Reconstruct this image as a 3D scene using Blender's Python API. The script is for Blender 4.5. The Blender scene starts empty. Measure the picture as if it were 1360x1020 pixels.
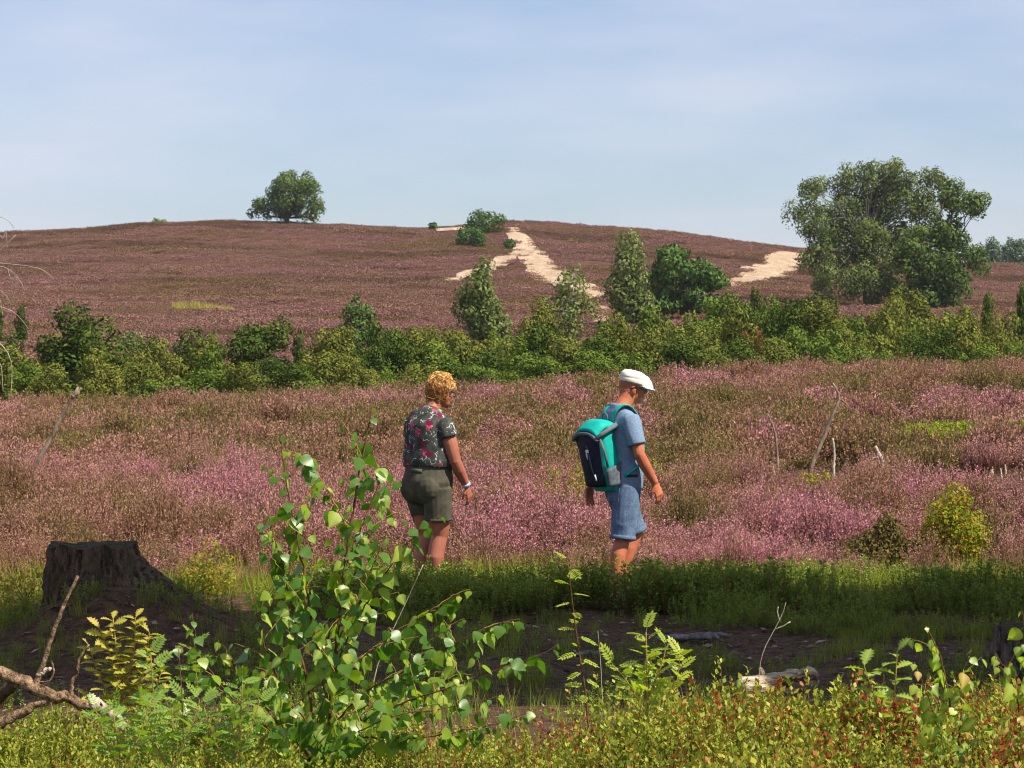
import bpy, math, random
import numpy as np
from mathutils import Vector, Matrix, Euler

# ------------------------------------------------------------------ camera, sky, sun, exposure
SC = bpy.context.scene
COL = SC.collection
F = 3700.0          # focal length in photo pixels (1360 wide)
HZ = 490.0          # photo row of eye level
EYE = 1.72
cam_d = bpy.data.cameras.new('camera')
cam = bpy.data.objects.new('camera', cam_d)
COL.objects.link(cam)
cam_d.sensor_width = 36.0
cam_d.lens = F / 1360.0 * 36.0
cam_d.clip_start = 0.1
cam_d.clip_end = 6000.0
cam.location = (0, 0, EYE)
cam.rotation_euler = (math.radians(90) - math.atan((510 - HZ) / F), 0, 0)
cam_d.dof.use_dof = True
cam_d.dof.focus_distance = 13.5
cam_d.dof.aperture_fstop = 28.0
SC.camera = cam

SUN_EL = math.radians(52)
SUN_AZ = math.radians(-30)      # from +x towards -y
SUN = Vector((math.cos(SUN_EL) * math.cos(SUN_AZ), math.cos(SUN_EL) * math.sin(SUN_AZ), math.sin(SUN_EL)))
world = bpy.data.worlds.new('World')
SC.world = world
world.use_nodes = True
wt = world.node_tree
wt.nodes.clear()
w_out = wt.nodes.new('ShaderNodeOutputWorld')
w_bg = wt.nodes.new('ShaderNodeBackground')
w_sky = wt.nodes.new('ShaderNodeTexSky')
w_sky.sky_type = 'NISHITA'
w_sky.sun_disc = False
w_sky.sun_elevation = SUN_EL
w_sky.sun_rotation = math.pi / 2 - SUN_AZ
w_sky.altitude = 0
w_sky.air_density = 1.0
w_sky.dust_density = 0.6
w_sky.ozone_density = 3.0
w_tc = wt.nodes.new('ShaderNodeTexCoord')
w_mp = wt.nodes.new('ShaderNodeMapping')
w_mp.inputs['Scale'].default_value = (4.0, 4.0, 16.0)
w_ns = wt.nodes.new('ShaderNodeTexNoise')
w_ns.inputs['Scale'].default_value = 1.3
w_ns.inputs['Detail'].default_value = 5.0
w_rp = wt.nodes.new('ShaderNodeValToRGB')
w_rp.color_ramp.elements[0].position = 0.34
w_rp.color_ramp.elements[0].color = (0, 0, 0, 1)
w_rp.color_ramp.elements[1].position = 0.70
w_rp.color_ramp.elements[1].color = (0.74, 0.74, 0.74, 1)
w_mix = wt.nodes.new('ShaderNodeMix')
w_mix.data_type = 'RGBA'
w_mix.inputs[7].default_value = (5.7, 5.7, 6.6, 1)        # thin cirrus
w_tint = wt.nodes.new('ShaderNodeMix')
w_tint.data_type = 'RGBA'
w_tint.blend_type = 'MULTIPLY'
w_tint.inputs[0].default_value = 1.0
w_tint.inputs[7].default_value = (0.86, 0.852, 0.95, 1)
w_bg.inputs['Strength'].default_value = 0.088
L = wt.links.new
L(w_sky.outputs[0], w_tint.inputs[6])
L(w_tint.outputs[2], w_mix.inputs[6])
L(w_tc.outputs['Generated'], w_mp.inputs[0])
L(w_mp.outputs[0], w_ns.inputs['Vector'])
L(w_ns.outputs['Fac'], w_rp.inputs[0])
L(w_rp.outputs[0], w_mix.inputs[0])
L(w_mix.outputs[2], w_bg.inputs[0])
L(w_bg.outputs[0], w_out.inputs[0])

sun_d = bpy.data.lights.new('sun', 'SUN')
sun_d.energy = 5.0
sun_d.angle = math.radians(0.5)
sun_d.color = (1.0, 0.93, 0.80)
sun = bpy.data.objects.new('sun', sun_d)
COL.objects.link(sun)
sun.rotation_euler = SUN.to_track_quat('Z', 'Y').to_euler()
sun.location = (30, -8, 40)

SC.view_settings.view_transform = 'Standard'
SC.view_settings.look = 'None'
SC.view_settings.gamma = 1.0
SC.view_settings.exposure = 0.68
SC.view_settings.use_curve_mapping = False
SC.render.engine = 'CYCLES'
SC.cycles.max_bounces = 6
SC.cycles.diffuse_bounces = 3
SC.cycles.transmission_bounces = 4
SC.cycles.use_denoising = True
SC.cycles.filter_width = 1.1

# ------------------------------------------------------------------ helpers
R = np.random.RandomState(11)
random.seed(5)

def s2l(c):
    c = np.asarray(c, float) / 255.0
    return np.where(c <= 0.04045, c / 12.92, ((c + 0.055) / 1.055) ** 2.4)

def tag(o, label=None, cat=None, group=None, kind=None):
    if label: o['label'] = label
    if cat: o['category'] = cat
    if group: o['group'] = group
    if kind: o['kind'] = kind
    return o

def empty(name, loc, rz=0.0):
    o = bpy.data.objects.new(name, None)
    o.empty_display_size = 0.2
    COL.objects.link(o)
    o.location = loc
    o.rotation_euler = (0, 0, rz)
    return o

def link_obj(name, me, parent=None, loc=None):
    o = bpy.data.objects.new(name, me)
    COL.objects.link(o)
    if parent is not None: o.parent = parent
    if loc is not None: o.location = loc
    return o

def mesh_np(name, V, faces, mat=None, col=None, smooth=False, fmat=None):
    """V (n,3); faces: (m,k) array or list of tuples; col (n,3) point colours"""
    me = bpy.data.meshes.new(name)
    V = np.asarray(V, np.float32)
    if isinstance(faces, np.ndarray):
        m, k = faces.shape
        me.vertices.add(len(V))
        me.vertices.foreach_set('co', V.ravel())
        me.loops.add(m * k)
        me.loops.foreach_set('vertex_index', faces.ravel().astype(np.int32))
        me.polygons.add(m)
        me.polygons.foreach_set('loop_start', np.arange(0, m * k, k, dtype=np.int32))
        me.update(calc_edges=True)
    else:
        me.from_pydata([tuple(map(float, v)) for v in V], [], [tuple(map(int, f)) for f in faces])
        me.update()
    if col is not None:
        a = me.attributes.new('Col', 'FLOAT_COLOR', 'POINT')
        c4 = np.ones((len(V), 4), np.float32)
        c4[:, :3] = col
        a.data.foreach_set('color', c4.ravel())
    if mat is not None:
        for mm in (mat if isinstance(mat, (list, tuple)) else [mat]): me.materials.append(mm)
    if fmat is not None:
        me.polygons.foreach_set('material_index', np.asarray(fmat, np.int32))
    if smooth:
        me.polygons.foreach_set('use_smooth', np.ones(len(me.polygons), bool))
    return me

class MB:
    """collects tubes, lofts, ellipsoids, polygons into one mesh"""
    def __init__(self):
        self.V = []; self.Fc = []; self.C = []; self.n = 0
    def add(self, V, Fc, col=(1, 1, 1)):
        V = np.asarray(V, float).reshape(-1, 3)
        self.V.append(V)
        self.Fc += [tuple(int(i) + self.n for i in f) for f in Fc]
        c = np.asarray(col, float)
        self.C.append(np.tile(c, (len(V), 1)) if c.ndim == 1 else c)
        self.n += len(V)
    def tube(self, P, rad, sides=6, col=(1, 1, 1), ref=None, rb=None, cap=True):
        P = np.asarray(P, float)
        n = len(P)
        ra = np.broadcast_to(np.asarray(rad, float), (n,))
        rbb = ra if rb is None else np.broadcast_to(np.asarray(rb, float), (n,))
        T = np.gradient(P, axis=0)
        T /= np.linalg.norm(T, axis=1)[:, None] + 1e-12
        if ref is None:
            r0 = np.array([0.0, 0, 1]) if abs(T[0][2]) < 0.8 else np.array([1.0, 0, 0])
        else:
            r0 = np.asarray(ref, float)
        ang = np.linspace(0, 2 * np.pi, sides, endpoint=False)
        V = []
        prev = r0
        for i in range(n):
            base = prev if ref is None else r0
            a = base - T[i] * base.dot(T[i])
            nn = np.linalg.norm(a)
            if nn < 1e-6:
                a = np.cross(T[i], [0.3, 0.5, 0.8]); nn = np.linalg.norm(a)
            a /= nn
            b = np.cross(T[i], a)
            V.append(P[i] + np.outer(np.cos(ang), a) * ra[i] + np.outer(np.sin(ang), b) * rbb[i])
            prev = a
        V = np.concatenate(V)
        Fc = []
        for i in range(n - 1):
            for j in range(sides):
                k = (j + 1) % sides
                Fc.append((i * sides + j, i * sides + k, (i + 1) * sides + k, (i + 1) * sides + j))
        if cap:
            Fc.append(tuple(range(sides - 1, -1, -1)))
            Fc.append(tuple((n - 1) * sides + j for j in range(sides)))
        self.add(V, Fc, col)
    def ell(self, c, r, M=None, nu=14, nv=9, col=(1, 1, 1)):
        c = np.asarray(c, float); r = np.asarray(r, float) * np.ones(3)
        V = [[0, 0, 1]]
        for i in range(1, nv):
            t = math.pi * i / nv
            for j in range(nu):
                p = 2 * math.pi * j / nu
                V.append([math.sin(t) * math.cos(p), math.sin(t) * math.sin(p), math.cos(t)])
        V.append([0, 0, -1])
        V = np.array(V) * r
        if M is not None: V = V @ np.asarray(M).T
        Fc = []
        for j in range(nu):
            Fc.append((0, 1 + j, 1 + (j + 1) % nu))
        for i in range(nv - 2):
            for j in range(nu):
                a = 1 + i * nu + j; b = 1 + i * nu + (j + 1) % nu
                Fc.append((a, a + nu, b + nu, b))
        last = len(V) - 1
        o = 1 + (nv - 2) * nu
        for j in range(nu):
            Fc.append((last, o + (j + 1) % nu, o + j))
        self.add(V + c, Fc, col)
    def box(self, c, s, M=None, col=(1, 1, 1)):
        s = np.asarray(s, float) / 2
        V = np.array([[x, y, z] for x in (-1, 1) for y in (-1, 1) for z in (-1, 1)], float) * s
        if M is not None: V = V @ np.asarray(M).T
        self.add(V + np.asarray(c, float), [(0, 1, 3, 2), (4, 6, 7, 5), (0, 4, 5, 1), (2, 3, 7, 6), (0, 2, 6, 4), (1, 5, 7, 3)], col)
    def mesh(self, name, mat=None, smooth=True):
        return mesh_np(name, np.concatenate(self.V), self.Fc, mat, np.concatenate(self.C), smooth)
    def obj(self, name, mat=None, parent=None, smooth=True, loc=None):
        return link_obj(name, self.mesh(name, mat, smooth), parent, loc)

# ---- value noise
def _h(ix, iy, seed):
    n = (ix.astype(np.int64) * 374761393 + iy.astype(np.int64) * 668265263 + seed * 974634777) & 0x7fffffff
    n = ((n ^ (n >> 13)) * 1274126177) & 0x7fffffff
    n = (n ^ (n >> 16)) & 0xffff
    return n / 65535.0
def vn(x, y, s=0):
    x = np.asarray(x, float); y = np.asarray(y, float)
    ix = np.floor(x); iy = np.floor(y)
    fx = x - ix; fy = y - iy
    fx = fx * fx * (3 - 2 * fx); fy = fy * fy * (3 - 2 * fy)
    a = _h(ix, iy, s); b = _h(ix + 1, iy, s); c = _h(ix, iy + 1, s); d = _h(ix + 1, iy + 1, s)
    return (a * (1 - fx) + b * fx) * (1 - fy) + (c * (1 - fx) + d * fx) * fy
def fbm(x, y, s=0, o=3):
    v = 0; a = 0.5; t = 0
    for i in range(o):
        v = v + a * vn(np.asarray(x) * 2 ** i, np.asarray(y) * 2 ** i, s + i * 17); t += a; a *= 0.5
    return v / t
def sst(x, a, b):
    t = np.clip((np.asarray(x, float) - a) / (b - a), 0, 1)
    return t * t * (3 - 2 * t)

# ---- material helper
def new_mat(name):
    m = bpy.data.materials.new(name)
    m.use_nodes = True
    nt = m.node_tree
    nt.nodes.clear()
    out = nt.nodes.new('ShaderNodeOutputMaterial')
    return m, nt, out

class NT:
    def __init__(self, name):
        self.m, self.t, self.out = new_mat(name)
    def n(self, ty, **kw):
        nd = self.t.nodes.new('ShaderNode' + ty)
        for k, v in kw.items(): setattr(nd, k, v)
        return nd
    def l(self, a, b): self.t.links.new(a, b)
    def val(self, sock, v):
        if hasattr(v, 'is_linked') or hasattr(v, 'links'): self.l(v, sock)
        else:
            if hasattr(v, '__len__') and len(v) == 3 and sock.type == 'RGBA': v = (*v, 1)
            sock.default_value = v
    def pos(self): return self.n('NewGeometry').outputs['Position']
    def objc(self): return self.n('TexCoord').outputs['Object']
    def noise(self, vec, scale, detail=3.0, rough=0.55, dist=0.0):
        nd = self.n('TexNoise')
        nd.inputs['Scale'].default_value = scale; nd.inputs['Detail'].default_value = detail
        nd.inputs['Roughness'].default_value = rough; nd.inputs['Distortion'].default_value = dist
        if vec is not None: self.l(vec, nd.inputs['Vector'])
        return nd.outputs['Fac']
    def mapv(self, vec, scale=(1, 1, 1), rot=(0, 0, 0)):
        nd = self.n('Mapping')
        nd.inputs['Scale'].default_value = scale; nd.inputs['Rotation'].default_value = rot
        self.l(vec, nd.inputs['Vector'])
        return nd.outputs[0]
    def mr(self, v, a, b, c=0.0, d=1.0):
        nd = self.n('MapRange')
        self.val(nd.inputs[0], v)
        for i, q in enumerate((a, b, c, d)): nd.inputs[i + 1].default_value = q
        return nd.outputs[0]
    def mix(self, f, a, b, blend='MIX'):
        nd = self.n('Mix', data_type='RGBA', blend_type=blend)
        self.val(nd.inputs[0], f); self.val(nd.inputs[6], a); self.val(nd.inputs[7], b)
        return nd.outputs[2]
    def math(self, op, a, b=0.0):
        nd = self.n('Math', operation=op)
        self.val(nd.inputs[0], a); self.val(nd.inputs[1], b)
        return nd.outputs[0]
    def attr(self, name='Col'):
        nd = self.n('Attribute'); nd.attribute_name = name
        return nd
    def bump(self, h, strength=0.3, dist=0.01):
        nd = self.n('Bump'); nd.inputs['Strength'].default_value = strength; nd.inputs['Distance'].default_value = dist
        self.l(h, nd.inputs['Height'])
        return nd.outputs[0]
    def bsdf(self, col, rough=0.8, normal=None, spec=0.3, **kw):
        b = self.n('BsdfPrincipled')
        self.val(b.inputs['Base Color'], col); self.val(b.inputs['Roughness'], rough)
        b.inputs['Specular IOR Level'].default_value = spec
        for k, v in kw.items(): b.inputs[k].default_value = v
        if normal is not None: self.l(normal, b.inputs['Normal'])
        self.l(b.outputs[0], self.out.inputs[0])
        return b
    def leaf(self, col, trans=0.35, tcol=None, gloss=0.0, grough=0.4):
        d = self.n('BsdfDiffuse'); t = self.n('BsdfTranslucent')
        self.val(d.inputs[0], col); self.val(t.inputs[0], tcol if tcol is not None else col)
        mx = self.n('MixShader'); mx.inputs[0].default_value = trans
        self.l(d.outputs[0], mx.inputs[1]); self.l(t.outputs[0], mx.inputs[2])
        res = mx.outputs[0]
        if gloss > 0:
            g = self.n('BsdfGlossy'); g.inputs['Roughness'].default_value = grough
            g.inputs[0].default_value = (1, 1, 1, 1)
            m2 = self.n('MixShader')
            fr = self.n('LayerWeight'); fr.inputs[0].default_value = 0.25
            self.l(self.math('ADD', self.math('MULTIPLY', fr.outputs['Fresnel'], gloss * 2), gloss * 0.5), m2.inputs[0])
            self.l(res, m2.inputs[1]); self.l(g.outputs[0], m2.inputs[2])
            res = m2.outputs[0]
        self.l(res, self.out.inputs[0])
    def rnd(self): return self.n('ObjectInfo').outputs['Random']

# ------------------------------------------------------------------ terrain
def px2x(px, y): return (np.asarray(px, float) - 680.0) / F * np.asarray(y, float)
def row2z(row, y): return EYE - (np.asarray(row, float) - HZ) / F * np.asarray(y, float)

SKY_PX = np.array([-600, -200, 0, 100, 200, 290, 440, 560, 600, 680, 720, 760, 850, 930, 1000, 1060, 1200, 1300, 1500, 2000])
SKY_RW = np.array([345, 322, 311, 306, 298, 294, 299, 303, 301, 295, 297, 301, 307, 316, 326, 333, 347, 352, 356, 362])
HP_Y = np.array([118, 128, 150, 190, 250, 300, 340, 362, 372])
HP_R = np.array([505, 487, 458, 420, 381, 347, 316, 300, 297])
CR_PX = np.array([-400, 0, 300, 450, 560, 700, 850, 1000, 1150, 1360, 1800])
CR_RW = np.array([540, 537, 529, 525, 519, 512, 502, 493, 488, 483, 478])
NEAR_Y = np.array([-30, 0, 4, 6, 7.5, 9, 10.5, 12, 13.5, 15, 17, 20, 22, 30, 45, 60, 66])
NEAR_Z = np.array([0.2, 0.25, 0.34, 0.42, 0.45, 0.40, 0.24, 0.08, 0.0, -0.02, -0.02, 0.0, 0.0, 0.08, 0.32, 0.62, 0.70])

def ground(x, y):
    x = np.asarray(x, float); y = np.asarray(y, float)
    zn = np.interp(y, NEAR_Y, NEAR_Z)
    # heath rises to a low crest 66 m out, higher to the right
    zc = row2z(np.interp(680 + x / 66.0 * F, CR_PX, CR_RW), 66.0) - 0.42
    zn = zn + (zc - 0.70) * sst(y, 24, 66)
    zn = np.where(y > 66, zc - 0.0011 * (y - 66) ** 2 * 1.1, zn)
    # the foreground bank is a little lower in the middle
    bank = sst(y, 3, 6) * (1 - sst(y, 9, 12))
    zn = zn + bank * (0.015 * sst(x, 0.0, 0.9) - 0.07 * np.exp(-((x - 0.05) / 0.35) ** 2))
    # mound under the stump
    zn = zn + 0.40 * np.exp(-((x + 2.48) / 0.66) ** 2 - ((y - 17.2) / 0.9) ** 2) + 0.10 * np.exp(-((x + 1.6) / 0.7) ** 2 - ((y - 17.2) / 0.9) ** 2)
    # small bumps
    zn = zn + (fbm(x * 0.9, y * 0.55, 3) - 0.5) * 0.42 * sst(y, 22.5, 30) * (1 - 0.5 * sst(y, 50, 66)) + (fbm(x * 2.3, y * 2.3, 9) - 0.5) * 0.07
    # hill
    s = np.interp(680 + x / 372.0 * F, SKY_PX, SKY_RW)
    rr = np.interp(y, HP_Y, HP_R)
    rr = np.where(y > 150, HZ - (HZ - rr) * (1 + ((HZ - s) / 193.0 - 1) * sst(y, 140, 240)), rr)
    zh = row2z(rr, y)
    zcrest = row2z(s, 372.0)
    zh = np.where(y > 372, zcrest - 0.03 * (y - 372) * np.minimum(1, (y - 372) / 60.0), zh)
    zh = np.maximum(zh, -15)
    zh = zh + (fbm(x * 0.12, y * 0.10, 21) - 0.5) * 1.3 * sst(y, 150, 220) * (1 - 0.6 * sst(y, 330, 372))
    t = sst(y, 92, 124)
    zd = np.maximum(zn, -0.9)
    return zd * (1 - t) + np.where(y > 110, zh, -0.9) * t

def gz(x, y): return float(ground(np.array([x]), np.array([y]))[0])

def hit(px, row, y0=100.0, y1=372.0):
    """where the ray through a photo pixel meets the ground"""
    ys = np.linspace(y0, y1, 3000)
    xs = px2x(px, ys)
    d = ground(xs, ys) - row2z(row, ys)
    k = np.argmax(d > 0)
    if d[k] <= 0: k = len(ys) - 1
    return float(xs[k]), float(ys[k])

# ------------------------------------------------------------------ ground material and sheet
g = NT('heath_ground')
P = g.pos()
sep = g.n('SeparateXYZ'); g.l(P, sep.inputs[0])
yy = sep.outputs['Y']
n1 = g.noise(P, 0.9, 5); n2 = g.noise(P, 14, 4); n3 = g.noise(P, 60, 3); n4 = g.noise(P, 0.05, 4)
soil = g.mix(g.mr(n2, 0.35, 0.7), s2l((78, 58, 42)), s2l((128, 100, 74)))
soil = g.mix(g.mr(n3, 0.62, 0.72), soil, s2l((176, 152, 128)))
soil = g.mix(g.mr(n1, 0.55, 0.7), soil, s2l((74, 72, 36)))
heath = g.mix(g.mr(n1, 0.35, 0.65), s2l((92, 70, 58)), s2l((70, 66, 44)))
hill = g.mix(g.mr(n4, 0.35, 0.65), s2l((104, 70, 56)), s2l((92, 70, 48)))
hill = g.mix(g.mr(n1, 0.4, 0.7), hill, s2l((84, 64, 50)))
c = g.mix(g.mr(yy, 21, 24), soil, heath)
c = g.mix(g.mr(yy, 105, 135), c, hill)
g.bsdf(c, 0.95, g.bump(g.noise(P, 22, 7, 0.7), 1.0, 0.08), 0.1)
M_GROUND = g.m

def spaced(parts):
    out = []
    for a, b, st in parts:
        out.append(np.linspace(a, b, max(2, int(round((b - a) / st)) + 1))[:-1])
    out.append([parts[-1][1]])
    return np.concatenate(out)
xs = spaced([(-3000, -400, 520), (-400, -110, 14), (-110, -16, 3), (-16, -6, 0.7), (-6, 6, 0.16), (6, 16, 0.7), (16, 110, 3), (110, 400, 14), (400, 3000, 520)])
ys = spaced([(-40, 4, 3), (4, 24, 0.2), (24, 80, 0.7), (80, 390, 2.6), (390, 600, 14), (600, 4000, 340)])
GX, GY = np.meshgrid(xs, ys)
GZ = ground(GX, GY)
V = np.stack([GX.ravel(), GY.ravel(), GZ.ravel()], 1)
nx, ny = len(xs), len(ys)
ii = (np.arange(ny - 1)[:, None] * nx + np.arange(nx - 1)[None, :]).ravel()
FA = np.stack([ii, ii + 1, ii + nx + 1, ii + nx], 1)
tag(link_obj('ground', mesh_np('ground', V, FA, M_GROUND, smooth=True)), kind='structure')

# ------------------------------------------------------------------ sand tracks on the hill
g = NT('sand')
P = g.pos()
c = g.mix(g.mr(g.noise(P, 0.5, 5), 0.35, 0.7), s2l((196, 170, 144)), s2l((180, 152, 122)))
c = g.mix(g.mr(g.noise(P, 2.2, 4), 0.58, 0.72), c, s2l((158, 132, 90)))
c = g.mix(g.mr(g.noise(g.mapv(P, (1, 0.25, 1)), 0.9, 4), 0.5, 0.64), c, s2l((208, 184, 156)))
g.bsdf(c, 0.95, g.bump(g.noise(P, 2.2, 6, 0.65), 1.0, 0.6), 0.1)
M_SAND = g.m
TRACKS = []      # (ys, xs, half widths)
def track(name, pts, lift=0.10):
    q = []
    for px, row, w in pts:
        x, y = hit(px, row)
        q.append((y, x, w / 2 / F * y))
    q.sort()
    q = np.array(q)
    yy = np.linspace(q[0, 0], q[-1, 0], 90)
    xc = np.interp(yy, q[:, 0], q[:, 1]); hw = np.interp(yy, q[:, 0], q[:, 2])
    xc = np.convolve(np.pad(xc, 3, 'edge'), np.ones(7) / 7, 'valid')
    hwl = hw * (0.75 + 0.6 * fbm(yy * 0.25, yy * 0 + 3, 5)); hwr = hw * (0.75 + 0.6 * fbm(yy * 0.25, yy * 0 + 9, 6))
    nc = 11
    VV = []
    for k in range(len(yy)):
        for j in range(nc):
            x = xc[k] - hwl[k] + (hwl[k] + hwr[k]) * j / (nc - 1)
            VV.append((x, yy[k], 0))
    VV = np.array(VV)
    VV[:, 2] = ground(VV[:, 0], VV[:, 1]) + lift
    ii = (np.arange(len(yy) - 1)[:, None] * nc + np.arange(nc - 1)[None, :]).ravel()
    me = mesh_np(name, VV, np.stack([ii, ii + 1, ii + nc + 1, ii + nc], 1), M_SAND, smooth=True)
    tag(link_obj(name, me), kind='structure')
    TRACKS.append((yy, xc, (hwl + hwr) / 2))
track('sand_path', [(678, 303, 18), (688, 314, 26), (700, 332, 34), (714, 350, 42), (728, 366, 52), (748, 376, 70), (780, 386, 44), (797, 400, 20), (801, 415, 17), (797, 432, 18)], 0.12)
track('sand_path', [(700, 333, 26), (672, 345, 28), (650, 355, 40), (628, 366, 44), (600, 376, 22)], 0.16)
track('sand_path', [(1052, 336, 44), (1040, 346, 50), (1018, 362, 62), (995, 373, 60), (966, 382, 24)], 0.12)
track('sand_path', [(606, 304, 46), (600, 308, 34)], 0.2)
def on_track(x, y):
    m = np.zeros(len(x), bool)
    for yy, xc, hw in TRACKS:
        c = np.interp(y, yy, xc); h = np.interp(y, yy, hw, left=-1, right=-1)
        m |= np.abs(x - c) < h * (0.62 + 0.6 * vn(x * 0.9, y * 0.5, 77)) - 0.1
    return m

# ------------------------------------------------------------------ instanced ground cover
def instancer(name, pts, rotz, scl, idx, protos, tilt=None, zs=None, tone=None):
    coll = bpy.data.collections.new(name + '_kinds')
    for i, me in enumerate(protos):
        coll.objects.link(bpy.data.objects.new('%s_kind_%02d' % (name, i), me))
    n = len(pts)
    me = bpy.data.meshes.new(name)
    me.vertices.add(n)
    me.vertices.foreach_set('co', np.asarray(pts, np.float32).ravel())
    a = me.attributes.new('rot', 'FLOAT_VECTOR', 'POINT')
    rv = np.zeros((n, 3), np.float32); rv[:, 2] = rotz
    if tilt is not None: rv[:, :2] = tilt
    a.data.foreach_set('vector', rv.ravel())
    a = me.attributes.new('scl', 'FLOAT_VECTOR', 'POINT')
    sv = np.repeat(np.asarray(scl, np.float32)[:, None], 3, 1)
    if zs is not None: sv[:, 2] *= zs
    a.data.foreach_set('vector', sv.ravel())
    a = me.attributes.new('kind_index', 'INT', 'POINT')
    a.data.foreach_set('value', np.asarray(idx, np.int32))
    if tone is not None:
        a = me.attributes.new('tone', 'FLOAT', 'POINT')
        a.data.foreach_set('value', np.asarray(tone, np.float32))
    me.update()
    o = link_obj(name, me)
    ng = bpy.data.node_groups.new(name, 'GeometryNodeTree')
    ng.interface.new_socket('Geometry', in_out='INPUT', socket_type='NodeSocketGeometry')
    ng.interface.new_socket('Geometry', in_out='OUTPUT', socket_type='NodeSocketGeometry')
    gi = ng.nodes.new('NodeGroupInput'); go = ng.nodes.new('NodeGroupOutput')
    ip = ng.nodes.new('GeometryNodeInstanceOnPoints')
    ci = ng.nodes.new('GeometryNodeCollectionInfo')
    ci.inputs['Collection'].default_value = coll
    ci.inputs['Separate Children'].default_value = True
    ci.inputs['Reset Children'].default_value = True
    def na(nm, ty):
        x = ng.nodes.new('GeometryNodeInputNamedAttribute'); x.data_type = ty
        x.inputs['Name'].default_value = nm
        return x.outputs[0]
    ip.inputs['Pick Instance'].default_value = True
    lk = ng.links.new
    lk(gi.outputs[0], ip.inputs['Points']); lk(ci.outputs[0], ip.inputs['Instance'])
    lk(na('kind_index', 'INT'), ip.inputs['Instance Index'])
    lk(na('rot', 'FLOAT_VECTOR'), ip.inputs['Rotation']); lk(na('scl', 'FLOAT_VECTOR'), ip.inputs['Scale'])
    lk(ip.outputs[0], go.inputs[0])
    md = o.modifiers.new('scatter', 'NODES'); md.node_group = ng
    return o

def nrm(v): return v / (np.linalg.norm(v, axis=-1, keepdims=True) + 1e-12)

def leaf_quads(P, D, Nn, ln, wd, bend=0.0):
    """diamond leaves: base P, direction D, face normal Nn, length, width -> V (4n,3), F (n,4)"""
    n = len(P)
    D = nrm(D); S = nrm(np.cross(D, Nn))
    ln = np.broadcast_to(ln, (n,))[:, None]; wd = np.broadcast_to(wd, (n,))[:, None]
    up = nrm(np.cross(S, D))
    V = np.stack([P, P + D * ln * 0.45 + S * wd / 2, P + D * ln + up * (-bend) * ln, P + D * ln * 0.45 - S * wd / 2], 1).reshape(-1, 3)
    return V, np.arange(4 * n).reshape(n, 4)

def rdir(n, rng=R): return nrm(rng.normal(size=(n, 3)))

def soft(c, n, amt=0.2, rng=R):
    """colour jitter"""
    c = np.asarray(c, float)
    return np.clip(c * (1 + rng.uniform(-amt, amt, (n, 1))) * (1 + rng.uniform(-amt * 0.35, amt * 0.35, (n, 3))), 0, 1)

# ---- heather: attribute Col = (flower, shade jitter, -)
def heather_mat(name, far=False):
    g = NT(name)
    at = g.attr(); sp = g.n('SeparateColor'); g.l(at.outputs['Color'], sp.inputs[0])
    P = g.pos()
    sx = g.n('SeparateXYZ'); g.l(P, sx.inputs[0])
    rn = g.rnd()
    if far:
        f1 = g.noise(g.mapv(P, (0.7, 1, 1)), 0.035, 4); f2 = g.noise(g.mapv(P, (0.45, 1, 1)), 0.17, 4)
        pink = g.mr(g.math('ADD', g.math('MULTIPLY', f1, 0.6), g.math('MULTIPLY', f2, 0.6)), 0.56, 0.66)
        fl = g.mix(pink, s2l((152, 118, 98)), s2l((158, 116, 112)))
        fl = g.mix(g.mr(g.noise(g.mapv(P, (0.5, 1, 1)), 0.11, 5), 0.52, 0.60), fl, s2l((134, 110, 74)))
        fl = g.mix(g.mr(g.noise(g.mapv(P, (0.35, 1, 1)), 0.075, 5), 0.55, 0.62), fl, s2l((112, 88, 70)))
        st = g.mix(rn, s2l((120, 94, 74)), s2l((132, 100, 82)))
    else:
        ta = g.n('Attribute'); ta.attribute_type = 'INSTANCER'; ta.attribute_name = 'tone'
        tv = ta.outputs['Fac']
        f2 = g.noise(P, 1.4, 3)
        tv = g.math('ADD', tv, g.mr(f2, 0.3, 0.7, -0.10, 0.10))
        fl = g.mix(g.mr(tv, 0.05, 0.30), s2l((134, 118, 74)), s2l((162, 124, 98)))
        fl = g.mix(g.mr(tv, 0.35, 0.55), fl, s2l((182, 136, 120)))
        fl = g.mix(g.mr(tv, 0.60, 0.85), fl, s2l((188, 138, 132)))
        fl = g.mix(g.mr(tv, 0.90, 1.1), fl, s2l((204, 140, 150)))
        st = g.mix(rn, s2l((100, 84, 52)), s2l((112, 80, 60)))
        st = g.mix(g.mr(tv, 0.3, 0.05), st, s2l((94, 92, 44)))
    c = g.mix(sp.outputs[0], st, fl)
    c = g.mix(1.0, c, g.mix(sp.outputs[1], (0.66, 0.66, 0.66), (1.25, 1.25, 1.25)), 'MULTIPLY')
    g.leaf(c, 0.25)
    return g.m
M_HEATHER = heather_mat('heather')
M_HEATHER_FAR = heather_mat('heather_far', True)

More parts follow.
